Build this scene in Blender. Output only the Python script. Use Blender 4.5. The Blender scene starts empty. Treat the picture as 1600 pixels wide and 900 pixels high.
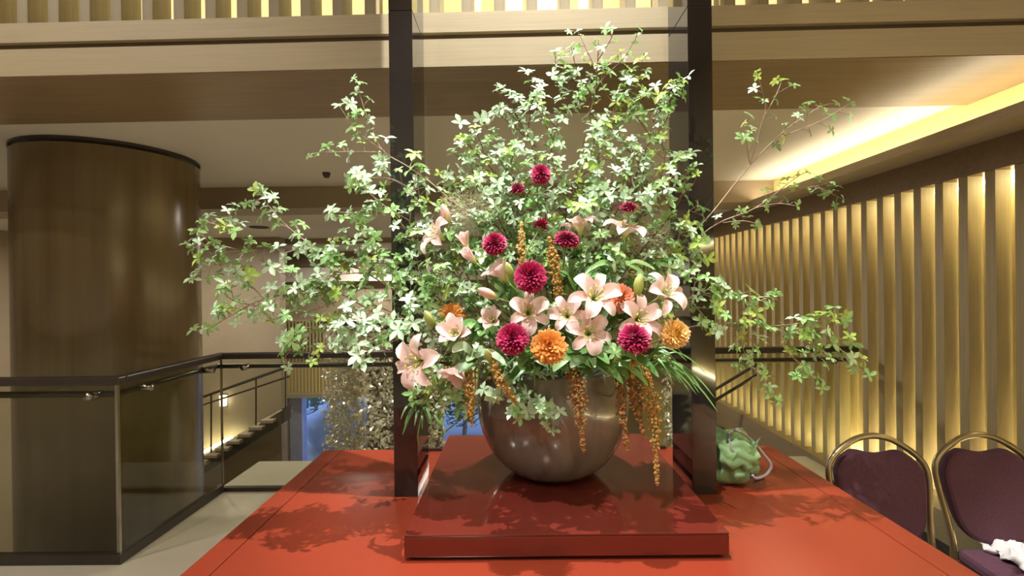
import bpy, math, random
from mathutils import Vector, Matrix, Quaternion
random.seed(7)
S = bpy.context.scene
C = S.collection
R = math.radians

# ------------------------------------------------------------------ camera
F = 770.0
EYE = Vector((0, 0, 1.5))
fw = Vector((-0.0065, 1, -0.0032)).normalized()
rt0 = fw.cross(Vector((0, 0, 1))).normalized()
up0 = rt0.cross(fw)
ROLL = R(0.68)
rt = rt0 * math.cos(ROLL) - up0 * math.sin(ROLL)
up = up0 * math.cos(ROLL) + rt0 * math.sin(ROLL)
cam = bpy.data.cameras.new('camera')
cam.sensor_width = 36; cam.lens = F / 1600 * 36; cam.clip_start = .02
camo = bpy.data.objects.new('camera', cam); C.objects.link(camo)
camo.matrix_world = Matrix(((rt.x, up.x, -fw.x, EYE.x), (rt.y, up.y, -fw.y, EYE.y), (rt.z, up.z, -fw.z, EYE.z), (0, 0, 0, 1)))
S.camera = camo

def P(x, y, D):
    """point of the room at distance D (metres along Y) that the photograph shows at pixel x, y"""
    d = rt * ((x - 800) / F) + up * (-(y - 450) / F) + fw
    return EYE + d * (D / d.y)

# ------------------------------------------------------------------ world, lights, exposure
S.view_settings.view_transform = 'Standard'; S.view_settings.look = 'None'
S.view_settings.exposure = 0.14; S.view_settings.gamma = 1
S.view_settings.use_curve_mapping = False
w = bpy.data.worlds.new('dusk'); S.world = w; w.use_nodes = True
w.node_tree.nodes['Background'].inputs[0].default_value = (.34, .50, 1.0, 1)
w.node_tree.nodes['Background'].inputs[1].default_value = 3.0

def spot(loc, tgt, power, angle, col=(1, .97, .91), size=.015, blend=.45):
    l = bpy.data.lights.new('spot', 'SPOT'); l.energy = power; l.spot_size = R(angle)
    l.color = col; l.shadow_soft_size = size; l.spot_blend = blend
    o = bpy.data.objects.new('spot_light', l); C.objects.link(o); o.location = loc
    o.rotation_euler = (Vector(tgt) - Vector(loc)).to_track_quat('-Z', 'Y').to_euler()
def area(loc, power, size, col=(1, .92, .80), tgt=None):
    l = bpy.data.lights.new('lamp', 'AREA'); l.shape = 'DISK'; l.size = size; l.energy = power; l.color = col
    o = bpy.data.objects.new('ceiling_lamp_light', l); C.objects.link(o); o.location = loc
    if tgt is not None: o.rotation_euler = (Vector(tgt) - Vector(loc)).to_track_quat('-Z', 'Y').to_euler()
ZC = 4.7                                       # hall ceiling
SPOTS = [((.10, 1.75, ZC - .12), (.10, 1.80, .9), 820, 66), ((-.55, .15, ZC - .12), (.12, 1.80, 1.25), 540, 33)]
for a_ in SPOTS: spot(*a_)
DOWN = [(-3.4, -1.0), (.2, -2.2), (-4.2, .9)]  # fill lights added for the hall's ambient, no visible source
for (x, y) in DOWN: area((x, y, ZC - .03), 64, .30)
LOWER = [(-4.6, 6.3, 2.2), (.2, 5.6, 2.2), (-3.0, 9.6, 2.2)]  # fill lights added to brighten the atrium, no visible source
for p_ in LOWER: area(p_, 80, .30)

# ------------------------------------------------------------------ materials
def mat(name, col, rough=.5, metal=0, var=.12, scale=6, stretch=(1, 1, 1), spec=.5, bump=0, coat=0, sub=0, rnd=0, trans=0):
    m = bpy.data.materials.new(name); m.use_nodes = True
    nt = m.node_tree; b = nt.nodes['Principled BSDF']; N = nt.nodes.new; L = nt.links.new
    tc = N('ShaderNodeTexCoord'); mp = N('ShaderNodeMapping'); mp.inputs['Scale'].default_value = stretch
    nz = N('ShaderNodeTexNoise'); nz.inputs['Scale'].default_value = scale; nz.inputs['Detail'].default_value = 4
    L(tc.outputs['Object'], mp.inputs['Vector']); L(mp.outputs[0], nz.inputs['Vector'])
    cr = N('ShaderNodeValToRGB')
    cr.color_ramp.elements[0].position = .3; cr.color_ramp.elements[1].position = .7
    cr.color_ramp.elements[0].color = tuple(c * (1 - var) for c in col) + (1,)
    cr.color_ramp.elements[1].color = tuple(min(1, c * (1 + var)) for c in col) + (1,)
    L(nz.outputs['Fac'], cr.inputs[0])
    out = cr.outputs[0]
    if rnd:
        oi = N('ShaderNodeObjectInfo'); hs = N('ShaderNodeHueSaturation')
        mr = N('ShaderNodeMapRange'); mr.inputs['To Min'].default_value = 1 - rnd; mr.inputs['To Max'].default_value = 1 + rnd
        L(oi.outputs['Random'], mr.inputs['Value']); L(mr.outputs[0], hs.inputs['Value'])
        mr2 = N('ShaderNodeMapRange'); mr2.inputs['To Min'].default_value = .5 - rnd * .07; mr2.inputs['To Max'].default_value = .5 + rnd * .05
        L(oi.outputs['Random'], mr2.inputs['Value']); L(mr2.outputs[0], hs.inputs['Hue'])
        L(out, hs.inputs['Color']); out = hs.outputs[0]
    L(out, b.inputs['Base Color'])
    b.inputs['Roughness'].default_value = rough; b.inputs['Metallic'].default_value = metal
    b.inputs['Specular IOR Level'].default_value = spec; b.inputs['Coat Weight'].default_value = coat
    if coat: b.inputs['Coat Roughness'].default_value = .04
    if bump:
        bp = N('ShaderNodeBump'); bp.inputs['Strength'].default_value = bump; bp.inputs['Distance'].default_value = .01
        L(nz.outputs['Fac'], bp.inputs['Height']); L(bp.outputs[0], b.inputs['Normal'])
    if trans:
        tr = N('ShaderNodeBsdfTranslucent'); mx = N('ShaderNodeMixShader'); mx.inputs[0].default_value = trans
        L(out, tr.inputs['Color']); L(b.outputs[0], mx.inputs[1]); L(tr.outputs[0], mx.inputs[2])
        L(mx.outputs[0], nt.nodes['Material Output'].inputs['Surface'])
    return m

def radial(name, stops, rlo, rhi, rough=.5, axis=None, trans=.25):
    """colour by distance from the piece's own origin (petal base to tip)"""
    m = bpy.data.materials.new(name); m.use_nodes = True
    nt = m.node_tree; b = nt.nodes['Principled BSDF']; N = nt.nodes.new; L = nt.links.new
    tc = N('ShaderNodeTexCoord'); ln = N('ShaderNodeVectorMath'); ln.operation = 'LENGTH'
    L(tc.outputs['Object'], ln.inputs[0])
    mr = N('ShaderNodeMapRange'); mr.inputs['From Min'].default_value = rlo; mr.inputs['From Max'].default_value = rhi
    L(ln.outputs['Value'], mr.inputs['Value'])
    cr = N('ShaderNodeValToRGB'); e = cr.color_ramp.elements
    for i, (p, c) in enumerate(stops):
        el = e[i] if i < 2 else e.new(p)
        el.position = p; el.color = tuple(c) + (1,)
    L(mr.outputs[0], cr.inputs[0])
    nz = N('ShaderNodeTexNoise'); nz.inputs['Scale'].default_value = 60; L(tc.outputs['Object'], nz.inputs['Vector'])
    hs = N('ShaderNodeHueSaturation'); m2 = N('ShaderNodeMapRange'); m2.inputs['To Min'].default_value = .88; m2.inputs['To Max'].default_value = 1.1
    L(nz.outputs['Fac'], m2.inputs['Value']); L(m2.outputs[0], hs.inputs['Value']); L(cr.outputs[0], hs.inputs['Color'])
    L(hs.outputs[0], b.inputs['Base Color']); b.inputs['Roughness'].default_value = rough
    b.inputs['Specular IOR Level'].default_value = .3
    tr = N('ShaderNodeBsdfTranslucent'); mx = N('ShaderNodeMixShader'); mx.inputs[0].default_value = trans
    L(hs.outputs[0], tr.inputs['Color']); L(b.outputs[0], mx.inputs[1]); L(tr.outputs[0], mx.inputs[2])
    L(mx.outputs[0], nt.nodes['Material Output'].inputs['Surface'])
    return m

def glow(name, col, strength):
    m = bpy.data.materials.new(name); m.use_nodes = True
    b = m.node_tree.nodes['Principled BSDF']; b.inputs['Base Color'].default_value = tuple(col) + (1,)
    b.inputs['Emission Color'].default_value = tuple(col) + (1,); b.inputs['Emission Strength'].default_value = strength
    return m

def glass(name, tint=(.8, .82, .78), refl=1.0):
    m = bpy.data.materials.new(name); m.use_nodes = True
    nt = m.node_tree; N = nt.nodes.new; L = nt.links.new
    nt.nodes.remove(nt.nodes['Principled BSDF'])
    t = N('ShaderNodeBsdfTransparent'); t.inputs[0].default_value = tuple(tint) + (1,)
    g = N('ShaderNodeBsdfGlossy'); g.inputs['Roughness'].default_value = .01; g.inputs[0].default_value = (refl, refl, refl, 1)
    fr = N('ShaderNodeFresnel'); fr.inputs[0].default_value = 1.5
    ge = N('ShaderNodeNewGeometry'); mu = N('ShaderNodeMath'); mu.operation = 'MULTIPLY'; iv = N('ShaderNodeMath'); iv.operation = 'SUBTRACT'
    iv.inputs[0].default_value = 1; L(ge.outputs['Backfacing'], iv.inputs[1]); L(fr.outputs[0], mu.inputs[0]); L(iv.outputs[0], mu.inputs[1])
    mx = N('ShaderNodeMixShader'); L(mu.outputs[0], mx.inputs[0]); L(t.outputs[0], mx.inputs[1]); L(g.outputs[0], mx.inputs[2])
    L(mx.outputs[0], nt.nodes['Material Output'].inputs['Surface'])
    return m

M = dict(
    table=mat('red_lacquer', (.225, .034, .016), .22, var=.05, scale=2, spec=.5),
    plinth=mat('dark_red_lacquer', (.12, .018, .012), .06, var=.08, scale=2, spec=.6, coat=.4),
    groove=mat('dark_groove', (.03, .008, .006), .5),
    black=mat('black_lacquer', (.016, .014, .014), .06, var=.1, scale=2, spec=.6, coat=.5),
    marble=mat('pale_marble', (.55, .51, .43), .32, var=.10, scale=1.2, stretch=(1, 2.2, 1)),
    carpet=mat('dark_carpet', (.035, .035, .045), .95, var=.4, scale=120),
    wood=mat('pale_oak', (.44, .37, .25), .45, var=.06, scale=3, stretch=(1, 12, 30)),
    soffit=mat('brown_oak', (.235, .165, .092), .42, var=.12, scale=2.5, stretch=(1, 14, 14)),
    groovewood=mat('shadow_groove_wood', (.12, .085, .05), .6),
    fin=mat('slat_oak', (.37, .30, .16), .5, var=.12, scale=5, stretch=(14, 14, .6)),
    finback=mat('slat_backing', (.62, .50, .20), .6, var=.06, scale=2),
    upfin=mat('upper_slat_oak', (.30, .25, .16), .5, var=.12, scale=5, stretch=(14, 14, .6)),
    white=mat('white_ceiling_paint', (.62, .58, .51), .8, var=.03, scale=1),
    cove=mat('cove_cream_paint', (.68, .56, .24), .7, var=.04),
    column=mat('column_bronze_veneer', (.125, .088, .044), .22, var=.13, scale=2.5, stretch=(6, 6, .25), spec=.5),
    wallb=mat('brown_wall_panel', (.30, .24, .165), .5, var=.06, scale=2),
    dark=mat('dark_brown', (.05, .04, .032), .5),
    darkmetal=mat('dark_bronze_metal', (.045, .035, .03), .35, metal=.3),
    steel=mat('brushed_steel', (.35, .32, .28), .25, metal=1),
    slab=mat('beige_stone_edge', (.40, .35, .27), .4, var=.08),
    upper=mat('hall_wall_paint', (.42, .36, .27), .8),
    vase=mat('taupe_glaze', (.165, .158, .140), .20, var=.22, scale=5, stretch=(3, 3, .35), spec=.6, coat=.3),
    soil=mat('dark_floral_foam', (.02, .035, .015), .9, var=.4, scale=60),
    twig=mat('pale_twig', (.36, .26, .20), .7, var=.2, scale=40),
    redtwig=mat('red_brown_twig', (.17, .075, .06), .6, var=.2, scale=40),
    stem=mat('green_stem', (.16, .26, .07), .5, var=.15, scale=30),
    leaf=mat('leaf_green', (.29, .49, .18), .42, var=.14, scale=25, rnd=.35, trans=.28, spec=.5),
    mint=mat('leaf_mint', (.50, .69, .47), .40, var=.12, scale=25, rnd=.28, trans=.25, spec=.5),  # pale tone puts the strong light and gloss into the leaf colour
    lime=mat('leaf_lime', (.42, .58, .13), .42, var=.14, scale=25, rnd=.25, trans=.35),
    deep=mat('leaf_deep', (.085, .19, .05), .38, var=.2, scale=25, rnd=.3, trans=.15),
    grass=mat('grass_blade', (.17, .36, .10), .4, var=.15, scale=20, rnd=.25, trans=.2),
    gold=mat('amaranth_gold', (.52, .31, .085), .7, var=.35, scale=90, trans=.15),
    rust=mat('amaranth_rust', (.36, .18, .06), .7, var=.4, scale=90, trans=.15),
    wheat=mat('spike_wheat', (.66, .46, .17), .7, var=.35, scale=120, trans=.15),
    smoke=mat('smoke_plume', (.62, .58, .40), .8, var=.15, scale=40, trans=.4),
    lily=radial('lily_petal_pink', [(0, (.52, .60, .10)), (.30, (.84, .74, .42)), (.5, (.88, .69, .62)), (.75, (.87, .62, .60)), (1, (.91, .78, .76))], 0, .115),
    bud=radial('lily_bud', [(0, (.34, .48, .10)), (.35, (.66, .56, .32)), (.7, (.80, .50, .46)), (1, (.70, .52, .40))], 0, .085),
    gbud=radial('lily_bud_green', [(0, (.22, .38, .07)), (.5, (.45, .55, .14)), (1, (.60, .62, .26))], 0, .085),
    anther=mat('anther', (.74, .62, .10), .6),
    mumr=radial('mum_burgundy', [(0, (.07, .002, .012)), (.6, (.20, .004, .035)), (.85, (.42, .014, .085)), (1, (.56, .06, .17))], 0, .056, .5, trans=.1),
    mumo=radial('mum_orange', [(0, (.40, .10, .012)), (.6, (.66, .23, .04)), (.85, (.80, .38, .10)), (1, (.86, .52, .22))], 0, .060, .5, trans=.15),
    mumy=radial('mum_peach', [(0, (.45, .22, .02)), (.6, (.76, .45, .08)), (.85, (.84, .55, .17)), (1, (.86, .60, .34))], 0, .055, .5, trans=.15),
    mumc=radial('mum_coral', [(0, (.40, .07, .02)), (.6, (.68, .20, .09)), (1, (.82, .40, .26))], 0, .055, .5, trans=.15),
    frame=mat('bronze_chair_frame', (.30, .24, .15), .32, metal=.75, var=.1),
    purple=mat('purple_upholstery', (.085, .030, .055), .9, var=.2, scale=180, bump=.15),
    bag=mat('green_nylon', (.24, .43, .22), .55, var=.10, scale=14, bump=.3),
    strap=mat('grey_strap', (.30, .28, .30), .6, var=.1, scale=60),
    napkin=mat('white_cloth', (.72, .70, .72), .85, var=.05, scale=20),
    led=glow('led_strip', (1, .90, .56), 42),
    ledcove=glow('cove_led', (1, .88, .64), 24),
    backlit=glow('backlit_yellow_panel', (1.0, .84, .40), .85),  # emission stands in for light falling on the wall behind the upper slats
    farlit=glow('backlit_far_panel', (1.0, .72, .24), .62),  # emission stands in for light on the wall behind the far slats
    lampglow=glow('lamp_glass', (1, .88, .66), 7),
    rail=glass('railing_glass', (.87, .88, .81)),
    pane=glass('clear_glass', (.94, .95, .93)),
    wpane=glass('window_glass', (.85, .9, 1)),
    leafmetal=mat('gilded_metal_leaf', (.93, .86, .68), .25, metal=.5, var=.3, scale=8),
    rock=mat('garden_rock', (.42, .42, .46), .8, var=.2, scale=3, bump=.4),
    moss=mat('garden_shrub', (.10, .24, .13), .8, var=.4, scale=12),
    ground=mat('garden_gravel', (.34, .34, .38), .9, var=.2, scale=20),
    bluewall=mat('window_jamb_paint', (.30, .32, .48), .6),
)

# ------------------------------------------------------------------ mesh helpers
class MB:
    def __init__(s): s.v = []; s.f = []
    def box(s, x0, x1, y0, y1, z0, z1):
        n = len(s.v)
        s.v += [(x, y, z) for z in (z0, z1) for y in (y0, y1) for x in (x0, x1)]
        s.f += [tuple(n + i for i in q) for q in ((0, 2, 3, 1), (4, 5, 7, 6), (0, 1, 5, 4), (2, 6, 7, 3), (0, 4, 6, 2), (1, 3, 7, 5))]
        return s
    def prism(s, pts, axis, a, b):
        """polygon pts (2-D) extruded along an axis from a to b"""
        n = len(s.v); k = len(pts)
        def mk(p, q): return {'x': (q, p[0], p[1]), 'y': (p[0], q, p[1]), 'z': (p[0], p[1], q)}[axis]
        s.v += [mk(p, a) for p in pts] + [mk(p, b) for p in pts]
        s.f += [tuple(range(n, n + k)), tuple(reversed(range(n + k, n + 2 * k)))]
        s.f += [(n + i, n + k + i, n + k + (i + 1) % k, n + (i + 1) % k) for i in range(k)]
        return s
    def tube(s, pts, rad, n=6, closed=False):
        pts = [Vector(p) for p in pts]; m = len(pts)
        if not hasattr(rad, '__len__'): rad = [rad] * m
        prev = None; base = len(s.v)
        for i, p in enumerate(pts):
            t = (pts[(i + 1) % m] - pts[i - 1]) if closed else (pts[min(i + 1, m - 1)] - pts[max(i - 1, 0)])
            t = t.normalized() if t.length > 1e-9 else Vector((0, 0, 1))
            if prev is None:
                u = t.orthogonal().normalized()
            else:
                u = prev - t * prev.dot(t)
                u = u.normalized() if u.length > 1e-6 else t.orthogonal().normalized()
            prev = u; q = t.cross(u)
            for j in range(n):
                a = 2 * math.pi * j / n
                s.v.append(tuple(p + (u * math.cos(a) + q * math.sin(a)) * rad[i]))
        rng = m if closed else m - 1
        for i in range(rng):
            for j in range(n):
                a = base + i * n + j; b = base + i * n + (j + 1) % n
                i2 = (i + 1) % m
                s.f.append((a, b, base + i2 * n + (j + 1) % n, base + i2 * n + j))
        if not closed:
            s.f.append(tuple(base + j for j in reversed(range(n)))); e = base + (m - 1) * n
            s.f.append(tuple(e + j for j in range(n)))
        return s
    def lathe(s, prof, n=48, cx=0, cy=0):
        base = len(s.v); m = len(prof)
        for (r, z) in prof:
            for j in range(n):
                a = 2 * math.pi * j / n; s.v.append((cx + r * math.cos(a), cy + r * math.sin(a), z))
        for i in range(m - 1):
            for j in range(n):
                s.f.append((base + i * n + j, base + i * n + (j + 1) % n, base + (i + 1) * n + (j + 1) % n, base + (i + 1) * n + j))
        return s
    def blob(s, c, r, n=1):
        """small octahedral or rounder bead"""
        x, y, z = c; b = len(s.v)
        rx, ry, rz = r if hasattr(r, '__len__') else (r, r, r)
        s.v += [(x + rx, y, z), (x - rx, y, z), (x, y + ry, z), (x, y - ry, z), (x, y, z + rz), (x, y, z - rz)]
        s.f += [tuple(b + i for i in q) for q in ((0, 2, 4), (2, 1, 4), (1, 3, 4), (3, 0, 4), (2, 0, 5), (1, 2, 5), (3, 1, 5), (0, 3, 5))]
        return s
    def mesh(s, name, m, smooth=False):
        me = bpy.data.meshes.new(name); me.from_pydata([tuple(v) for v in s.v], [], s.f)
        me.materials.append(m)
        if smooth: me.polygons.foreach_set('use_smooth', [True] * len(me.polygons))
        me.update(); return me
    def build(s, name, m, parent=None, smooth=False, loc=None, bevel=0):
        o = bpy.data.objects.new(name, s.mesh(name, m, smooth)); C.objects.link(o)
        if parent is not None: o.parent = parent
        if loc is not None: o.location = loc
        if bevel:
            b = o.modifiers.new('bevel', 'BEVEL'); b.width = bevel; b.segments = 2; b.limit_method = 'ANGLE'
        return o
def link(name, me, parent=None, loc=(0, 0, 0), rot=None, sc=None):
    o = bpy.data.objects.new(name, me); C.objects.link(o); o.location = loc
    if parent is not None: o.parent = parent
    if rot is not None:
        o.rotation_mode = 'QUATERNION'; o.rotation_quaternion = rot
    if sc is not None: o.scale = sc if hasattr(sc, '__len__') else (sc, sc, sc)
    return o
def empty(name, loc=(0, 0, 0), rz=0):
    o = bpy.data.objects.new(name, None); C.objects.link(o); o.location = loc; o.rotation_euler = (0, 0, rz)
    o.empty_display_size = .05; return o
def tag(o, label, cat, group=None):
    o['label'] = label; o['category'] = cat
    if group: o['group'] = group
    return o
def struct(o): o['kind'] = 'structure'; return o
def stuff(o): o['kind'] = 'stuff'; return o
def smoothpath(pts, k=5):
    pts = [Vector(p) for p in pts]; out = []
    for i in range(len(pts) - 1):
        p0 = pts[max(i - 1, 0)]; p1 = pts[i]; p2 = pts[i + 1]; p3 = pts[min(i + 2, len(pts) - 1)]
        for j in range(k):
            t = j / k
            out.append(.5 * ((2 * p1) + (p2 - p0) * t + (2 * p0 - 5 * p1 + 4 * p2 - p3) * t * t + (3 * p1 - p0 - 3 * p2 + p3) * t ** 3))
    out.append(pts[-1]); return out

# ================================================================== SETTING
XW = 2.56                                     # face of the slats on the right wall
TILT = -R(1.0)                                # the overhead beam runs a little askew
HS = 2.48                                     # soffit height
struct(MB().prism([(-7, -4), (3.0, -4), (3.0, 4.28), (-2.25, 4.28), (-2.25, 2.80), (-7, 2.80)], 'z', -.30, 0).build('floor', M['marble']))
struct(MB().box(1.42, 2.44, -3.9, 3.60, 0, .012).build('floor_carpet', M['carpet']))
struct(MB().box(-7.2, 3.2, 2.6, 13.2, -2.85, -2.7).build('floor_lower', M['slab']))
# hall ceiling, outer walls (they close the hall behind and beside the camera)
struct(MB().box(-7.2, 3.2, -4.2, 2.6, ZC, ZC + .15).build('ceiling_hall', M['upper']))
struct(MB().box(-7.2, 3.2, -4.2, -4.0, -.3, ZC).build('wall_rear', M['upper']))
struct(MB().box(-7.2, -7.0, -4.2, 11.2, -2.8, ZC).build('wall_left', M['wallb']))
struct(MB().box(-7.0, 3.0, 2.45, 2.62, -2.7, -.30).build('wall_under_floor', M['wallb']))  # added out of view to keep blue sky light from leaking in below
# overhead beam
beam = empty('trim_1', (0, 0, 0), TILT); struct(beam)
YF = 2.184
MB().box(-7.0, 2.55, YF, YF + .2, HS, HS + .122).build('lower_band', M['wood'], beam)
MB().box(-7.0, 2.55, YF + .025, YF + .2, HS + .122, HS + .152).build('shadow_groove', M['groovewood'], beam)
MB().box(-7.0, 2.55, YF, YF + .2, HS + .152, HS + .240).build('upper_band', M['wood'], beam)
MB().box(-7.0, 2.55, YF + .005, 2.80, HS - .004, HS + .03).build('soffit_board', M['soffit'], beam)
# slat screen above the beam, its rear wall made to glow as if lit
scr = struct(empty('wall_upper_screen', (0, 0, 0), TILT))
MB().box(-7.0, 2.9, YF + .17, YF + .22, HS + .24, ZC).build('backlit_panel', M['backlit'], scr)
fm = MB().box(-.024, .024, -.06, .06, 0, ZC - HS - .24).mesh('slat', M['upfin'])
x0 = P(27, 20, YF + .06).x
for i in range(-30, 36):
    x = x0 + i * .1446
    if -5 < x < 2.5: link('slat', fm, scr, (x, YF + .065, HS + .24))
# ceilings behind the beam
struct(MB().box(-7.0, 3.2, 2.76, 4.80, HS + .02, HS + .2).build('ceiling', M['white']))
struct(MB().box(-7.0, 3.2, 4.80, 5.25, HS - .19, HS + .2).build('trim_2', M['wallb']))
struct(MB().box(-7.0, 3.2, 5.25, 8.3, HS - .13, HS + .2).build('ceiling_far', M['white']))
struct(MB().box(-7.0, 3.2, 8.3, 8.6, HS - .22, HS + .2).build('trim_3', M['wallb']))
struct(MB().box(-7.0, 3.2, 8.6, 13.2, HS - .16, HS + .2).build('ceiling_end', M['white']))

# ---- right wall: plinth, slats, bulkhead, cove
wr = struct(empty('wall_right'))
MB().box(2.80, 3.0, -4.0, 12.2, -2.7, ZC).build('backing_panel', M['finback'], wr)
ZT = 2.09
fn = MB().box(0, .085, 0, .058, .19, ZT).mesh('slat', M['fin'])
fl = MB().box(0, .085, 0, .058, .04, ZT).mesh('slat_long', M['fin'])
k = 0; y = 0.72
while y < 11.9:
    if not (3.66 < y < 3.80): link('slat', fn if y < 3.66 else fl, wr, (XW, y, 0))
    else: MB().box(0, .085, 0, .058, .88, ZT).build('short_slat', M['fin'], wr, loc=(XW, y, 0))
    y += .16
MB().box(2.42, 2.80, -4.0, 3.65, 0, .19).build('plinth', M['wood'], wr)
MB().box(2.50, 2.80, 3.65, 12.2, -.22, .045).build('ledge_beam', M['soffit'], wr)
MB().box(2.74, 2.78, -4.0, 3.65, .19, .205).build('led_strip', M['led'], wr)
MB().box(2.74, 2.78, 3.65, 12.0, .045, .06).build('led_strip', M['led'], wr)
MB().box(2.75, 2.78, -4.0, 12.0, ZT - .02, ZT - .005).build('led_strip', M['led'], wr)
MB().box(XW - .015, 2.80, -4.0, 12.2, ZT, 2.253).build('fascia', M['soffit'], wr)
MB().box(2.30, 2.80, 2.05, 4.9, 2.253, 2.28).build('cove_shelf', M['wood'], wr)
MB().box(2.30, 2.325, 2.05, 4.9, 2.28, 2.31).build('cove_lip', M['wood'], wr)
MB().box(2.52, 2.80, 2.05, 4.9, 2.28, HS + .02).build('cove_back', M['cove'], wr)
MB().box(2.36, 2.40, 2.10, 4.75, 2.28, 2.292).build('cove_led_strip', M['ledcove'], wr)
MB().box(2.50, 2.80, 4.9, 12.2, 2.253, HS + .1).build('upper_fascia', M['wallb'], wr)
MB().box(2.30, 2.80, -4.0, 2.05, 2.253, 2.40).build('cove_return', M['wood'], wr)

# ---- far end of the atrium
YB = 11.0
def px_box(x0, x1, y0, y1, D, th):
    a = P(x0, y1, D); b = P(x1, y0, D); return MB().box(a.x, b.x, D, D + th, a.z, b.z)
wf = struct(empty('wall_far'))
a = P(437, 617, YB)
MB().box(-7.0, 3.0, YB, YB + .2, a.z, HS).build('upper_wall', M['wallb'], wf)
wb = P(570, 722, YB)
MB().box(-7.0, P(340, 700, YB).x, YB, YB + .2, -2.7, a.z).build('lower_wall', M['wallb'], wf)
MB().box(P(412, 700, YB).x, P(453, 700, YB).x, YB, YB + .2, -2.7, a.z).build('pier', M['wallb'], wf)
MB().box(P(620, 700, YB).x, P(690, 700, YB).x, YB, YB + .2, -2.7, a.z).build('pier', M['dark'], wf)
MB().box(P(760, 700, YB).x, 3.0, YB, YB + .2, -2.7, a.z).build('pier', M['wallb'], wf)
MB().box(P(340, 700, YB).x, P(412, 700, YB).x, YB, YB + .2, P(340, 690, YB).z, a.z).build('lintel', M['wallb'], wf)
a1 = P(437, 614, YB - .1); b1 = P(1000, 500, YB - .1)
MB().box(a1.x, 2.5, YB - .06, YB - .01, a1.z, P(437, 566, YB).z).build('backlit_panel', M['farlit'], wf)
MB().box(a1.x, 2.5, YB - .06, YB - .01, P(437, 563, YB).z, P(437, 500, YB).z).build('slat_backing', M['finback'], wf)
m = MB(); x = a1.x
while x < 2.45:
    m.box(x, x + .036, YB - .14, YB - .06, a1.z, P(437, 500, YB).z); x += .076
stuff(m.build('slat_row', M['fin'], wf))
MB().box(a1.x - .08, a1.x, YB - .16, YB, a1.z, P(437, 450, YB).z).build('end_post', M['wood'], wf)
MB().box(a1.x - .08, 2.5, YB - .18, YB, a1.z - .10, a1.z).build('sill_ledge', M['wood'], wf)
MB().box(-7.0, 2.5, YB - .35, YB, P(437, 441, YB).z, P(437, 420, YB).z).build('pale_cornice', M['white'], wf)
# window onto the garden
w1 = struct(empty('window_1'))
A = P(455, 722, YB); B = P(622, 626, YB)
MB().box(A.x, A.x + .27, YB - .04, YB + .22, -2.7, a.z).build('window_jamb', M['bluewall'], w1)
MB().box(A.x + .27, B.x, YB + .08, YB + .095, -2.7, a.z).build('window_pane', M['wpane'], w1)
w2 = struct(empty('window_2'))
A2 = P(340, 722, YB); B2 = P(412, 692, YB)
MB().box(A2.x, B2.x, YB + .08, YB + .095, -2.7, B2.z).build('window_pane', M['wpane'], w2)
MB().box(P(376, 700, YB).x, P(381, 700, YB).x, YB - .02, YB + .2, -2.7, B2.z).build('window_mullion', M['dark'], w2)
w3 = struct(empty('window_3'))
MB().box(P(690, 700, YB).x, P(760, 700, YB).x, YB + .08, YB + .095, -2.7, a.z).build('window_pane', M['wpane'], w3)
struct(MB().box(-12, 3.2, YB + .2, 19, -2.85, -2.72).build('ground_garden', M['ground']))

def lump(name, c, r, m, seed, n=14, rough=.22):
    rnd = random.Random(seed); b = MB(); ph = [rnd.uniform(0, 6.28) for _ in range(9)]
    for i in range(n + 1):
        th = math.pi * i / n
        for j in range(n * 2):
            p = 2 * math.pi * j / (n * 2)
            k = 1 + rough * (math.sin(3 * p + ph[0] + 2 * th) * math.sin(2 * th + ph[1]) + .6 * math.sin(5 * p + ph[2]) * math.sin(5 * th + ph[3]) + rnd.uniform(-.25, .25) * (rough > .15))
            b.v.append((c[0] + r[0] * k * math.sin(th) * math.cos(p), c[1] + r[1] * k * math.sin(th) * math.sin(p), c[2] + r[2] * k * math.cos(th)))
    w_ = n * 2
    for i in range(n):
        for j in range(w_):
            b.f.append((i * w_ + j, (i + 1) * w_ + j, (i + 1) * w_ + (j + 1) % w_, i * w_ + (j + 1) % w_))
    return b
g = P(535, 700, 13.2)
o = lump('garden_boulder', (g.x, 13.2, -2.25), (.95, .7, .75), M['rock'], 2, rough=.10).build('garden_boulder', M['rock'], smooth=True)
tag(o, 'pale rounded garden boulder outside the blue-lit window', 'boulder')
def shrub(c, r, seed, label, n=900):
    t = tag(empty('garden_shrub', (c[0], c[1], -2.72)), label, 'shrub'); rnd = random.Random(seed); b = MB()
    for i in range(n):
        d = Vector((rnd.gauss(0, 1), rnd.gauss(0, 1), rnd.gauss(0, 1))).normalized()
        p = Vector((d.x * r[0], d.y * r[1], d.z * r[2])) * rnd.uniform(.6, 1.05) + Vector((0, 0, c[2] + 2.72))
        q = len(b.v); u = d.orthogonal().normalized() * .09; v = d.cross(u).normalized() * .07
        b.v += [tuple(p - u), tuple(p + v * .6 + d * .03), tuple(p + u), tuple(p - v * .6 + d * .02)]; b.f.append((q, q + 1, q + 2, q + 3))
    stuff(b.build('foliage', M['moss'], t))
    MB().tube([(0, 0, 0), (.05, 0, .6), (0, 0, c[2] + 2.72)], [.07, .06, .03], 6).build('trunk', M['twig'], t)
g = P(492, 655, 15.2); shrub((g.x, 15.2, -1.35), (1.1, .9, 1.0), 3, 'clipped green shrub beside the boulder outside the window')
g = P(385, 705, 13.4); shrub((g.x, 13.4, -2.3), (.9, .7, .5), 4, 'low garden shrub outside the small window under the stair', 500)
g = P(725, 650, 14.0); shrub((g.x, 14.0, -1.6), (.9, .7, .9), 5, 'garden shrub outside the window behind the vase', 600)

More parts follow.
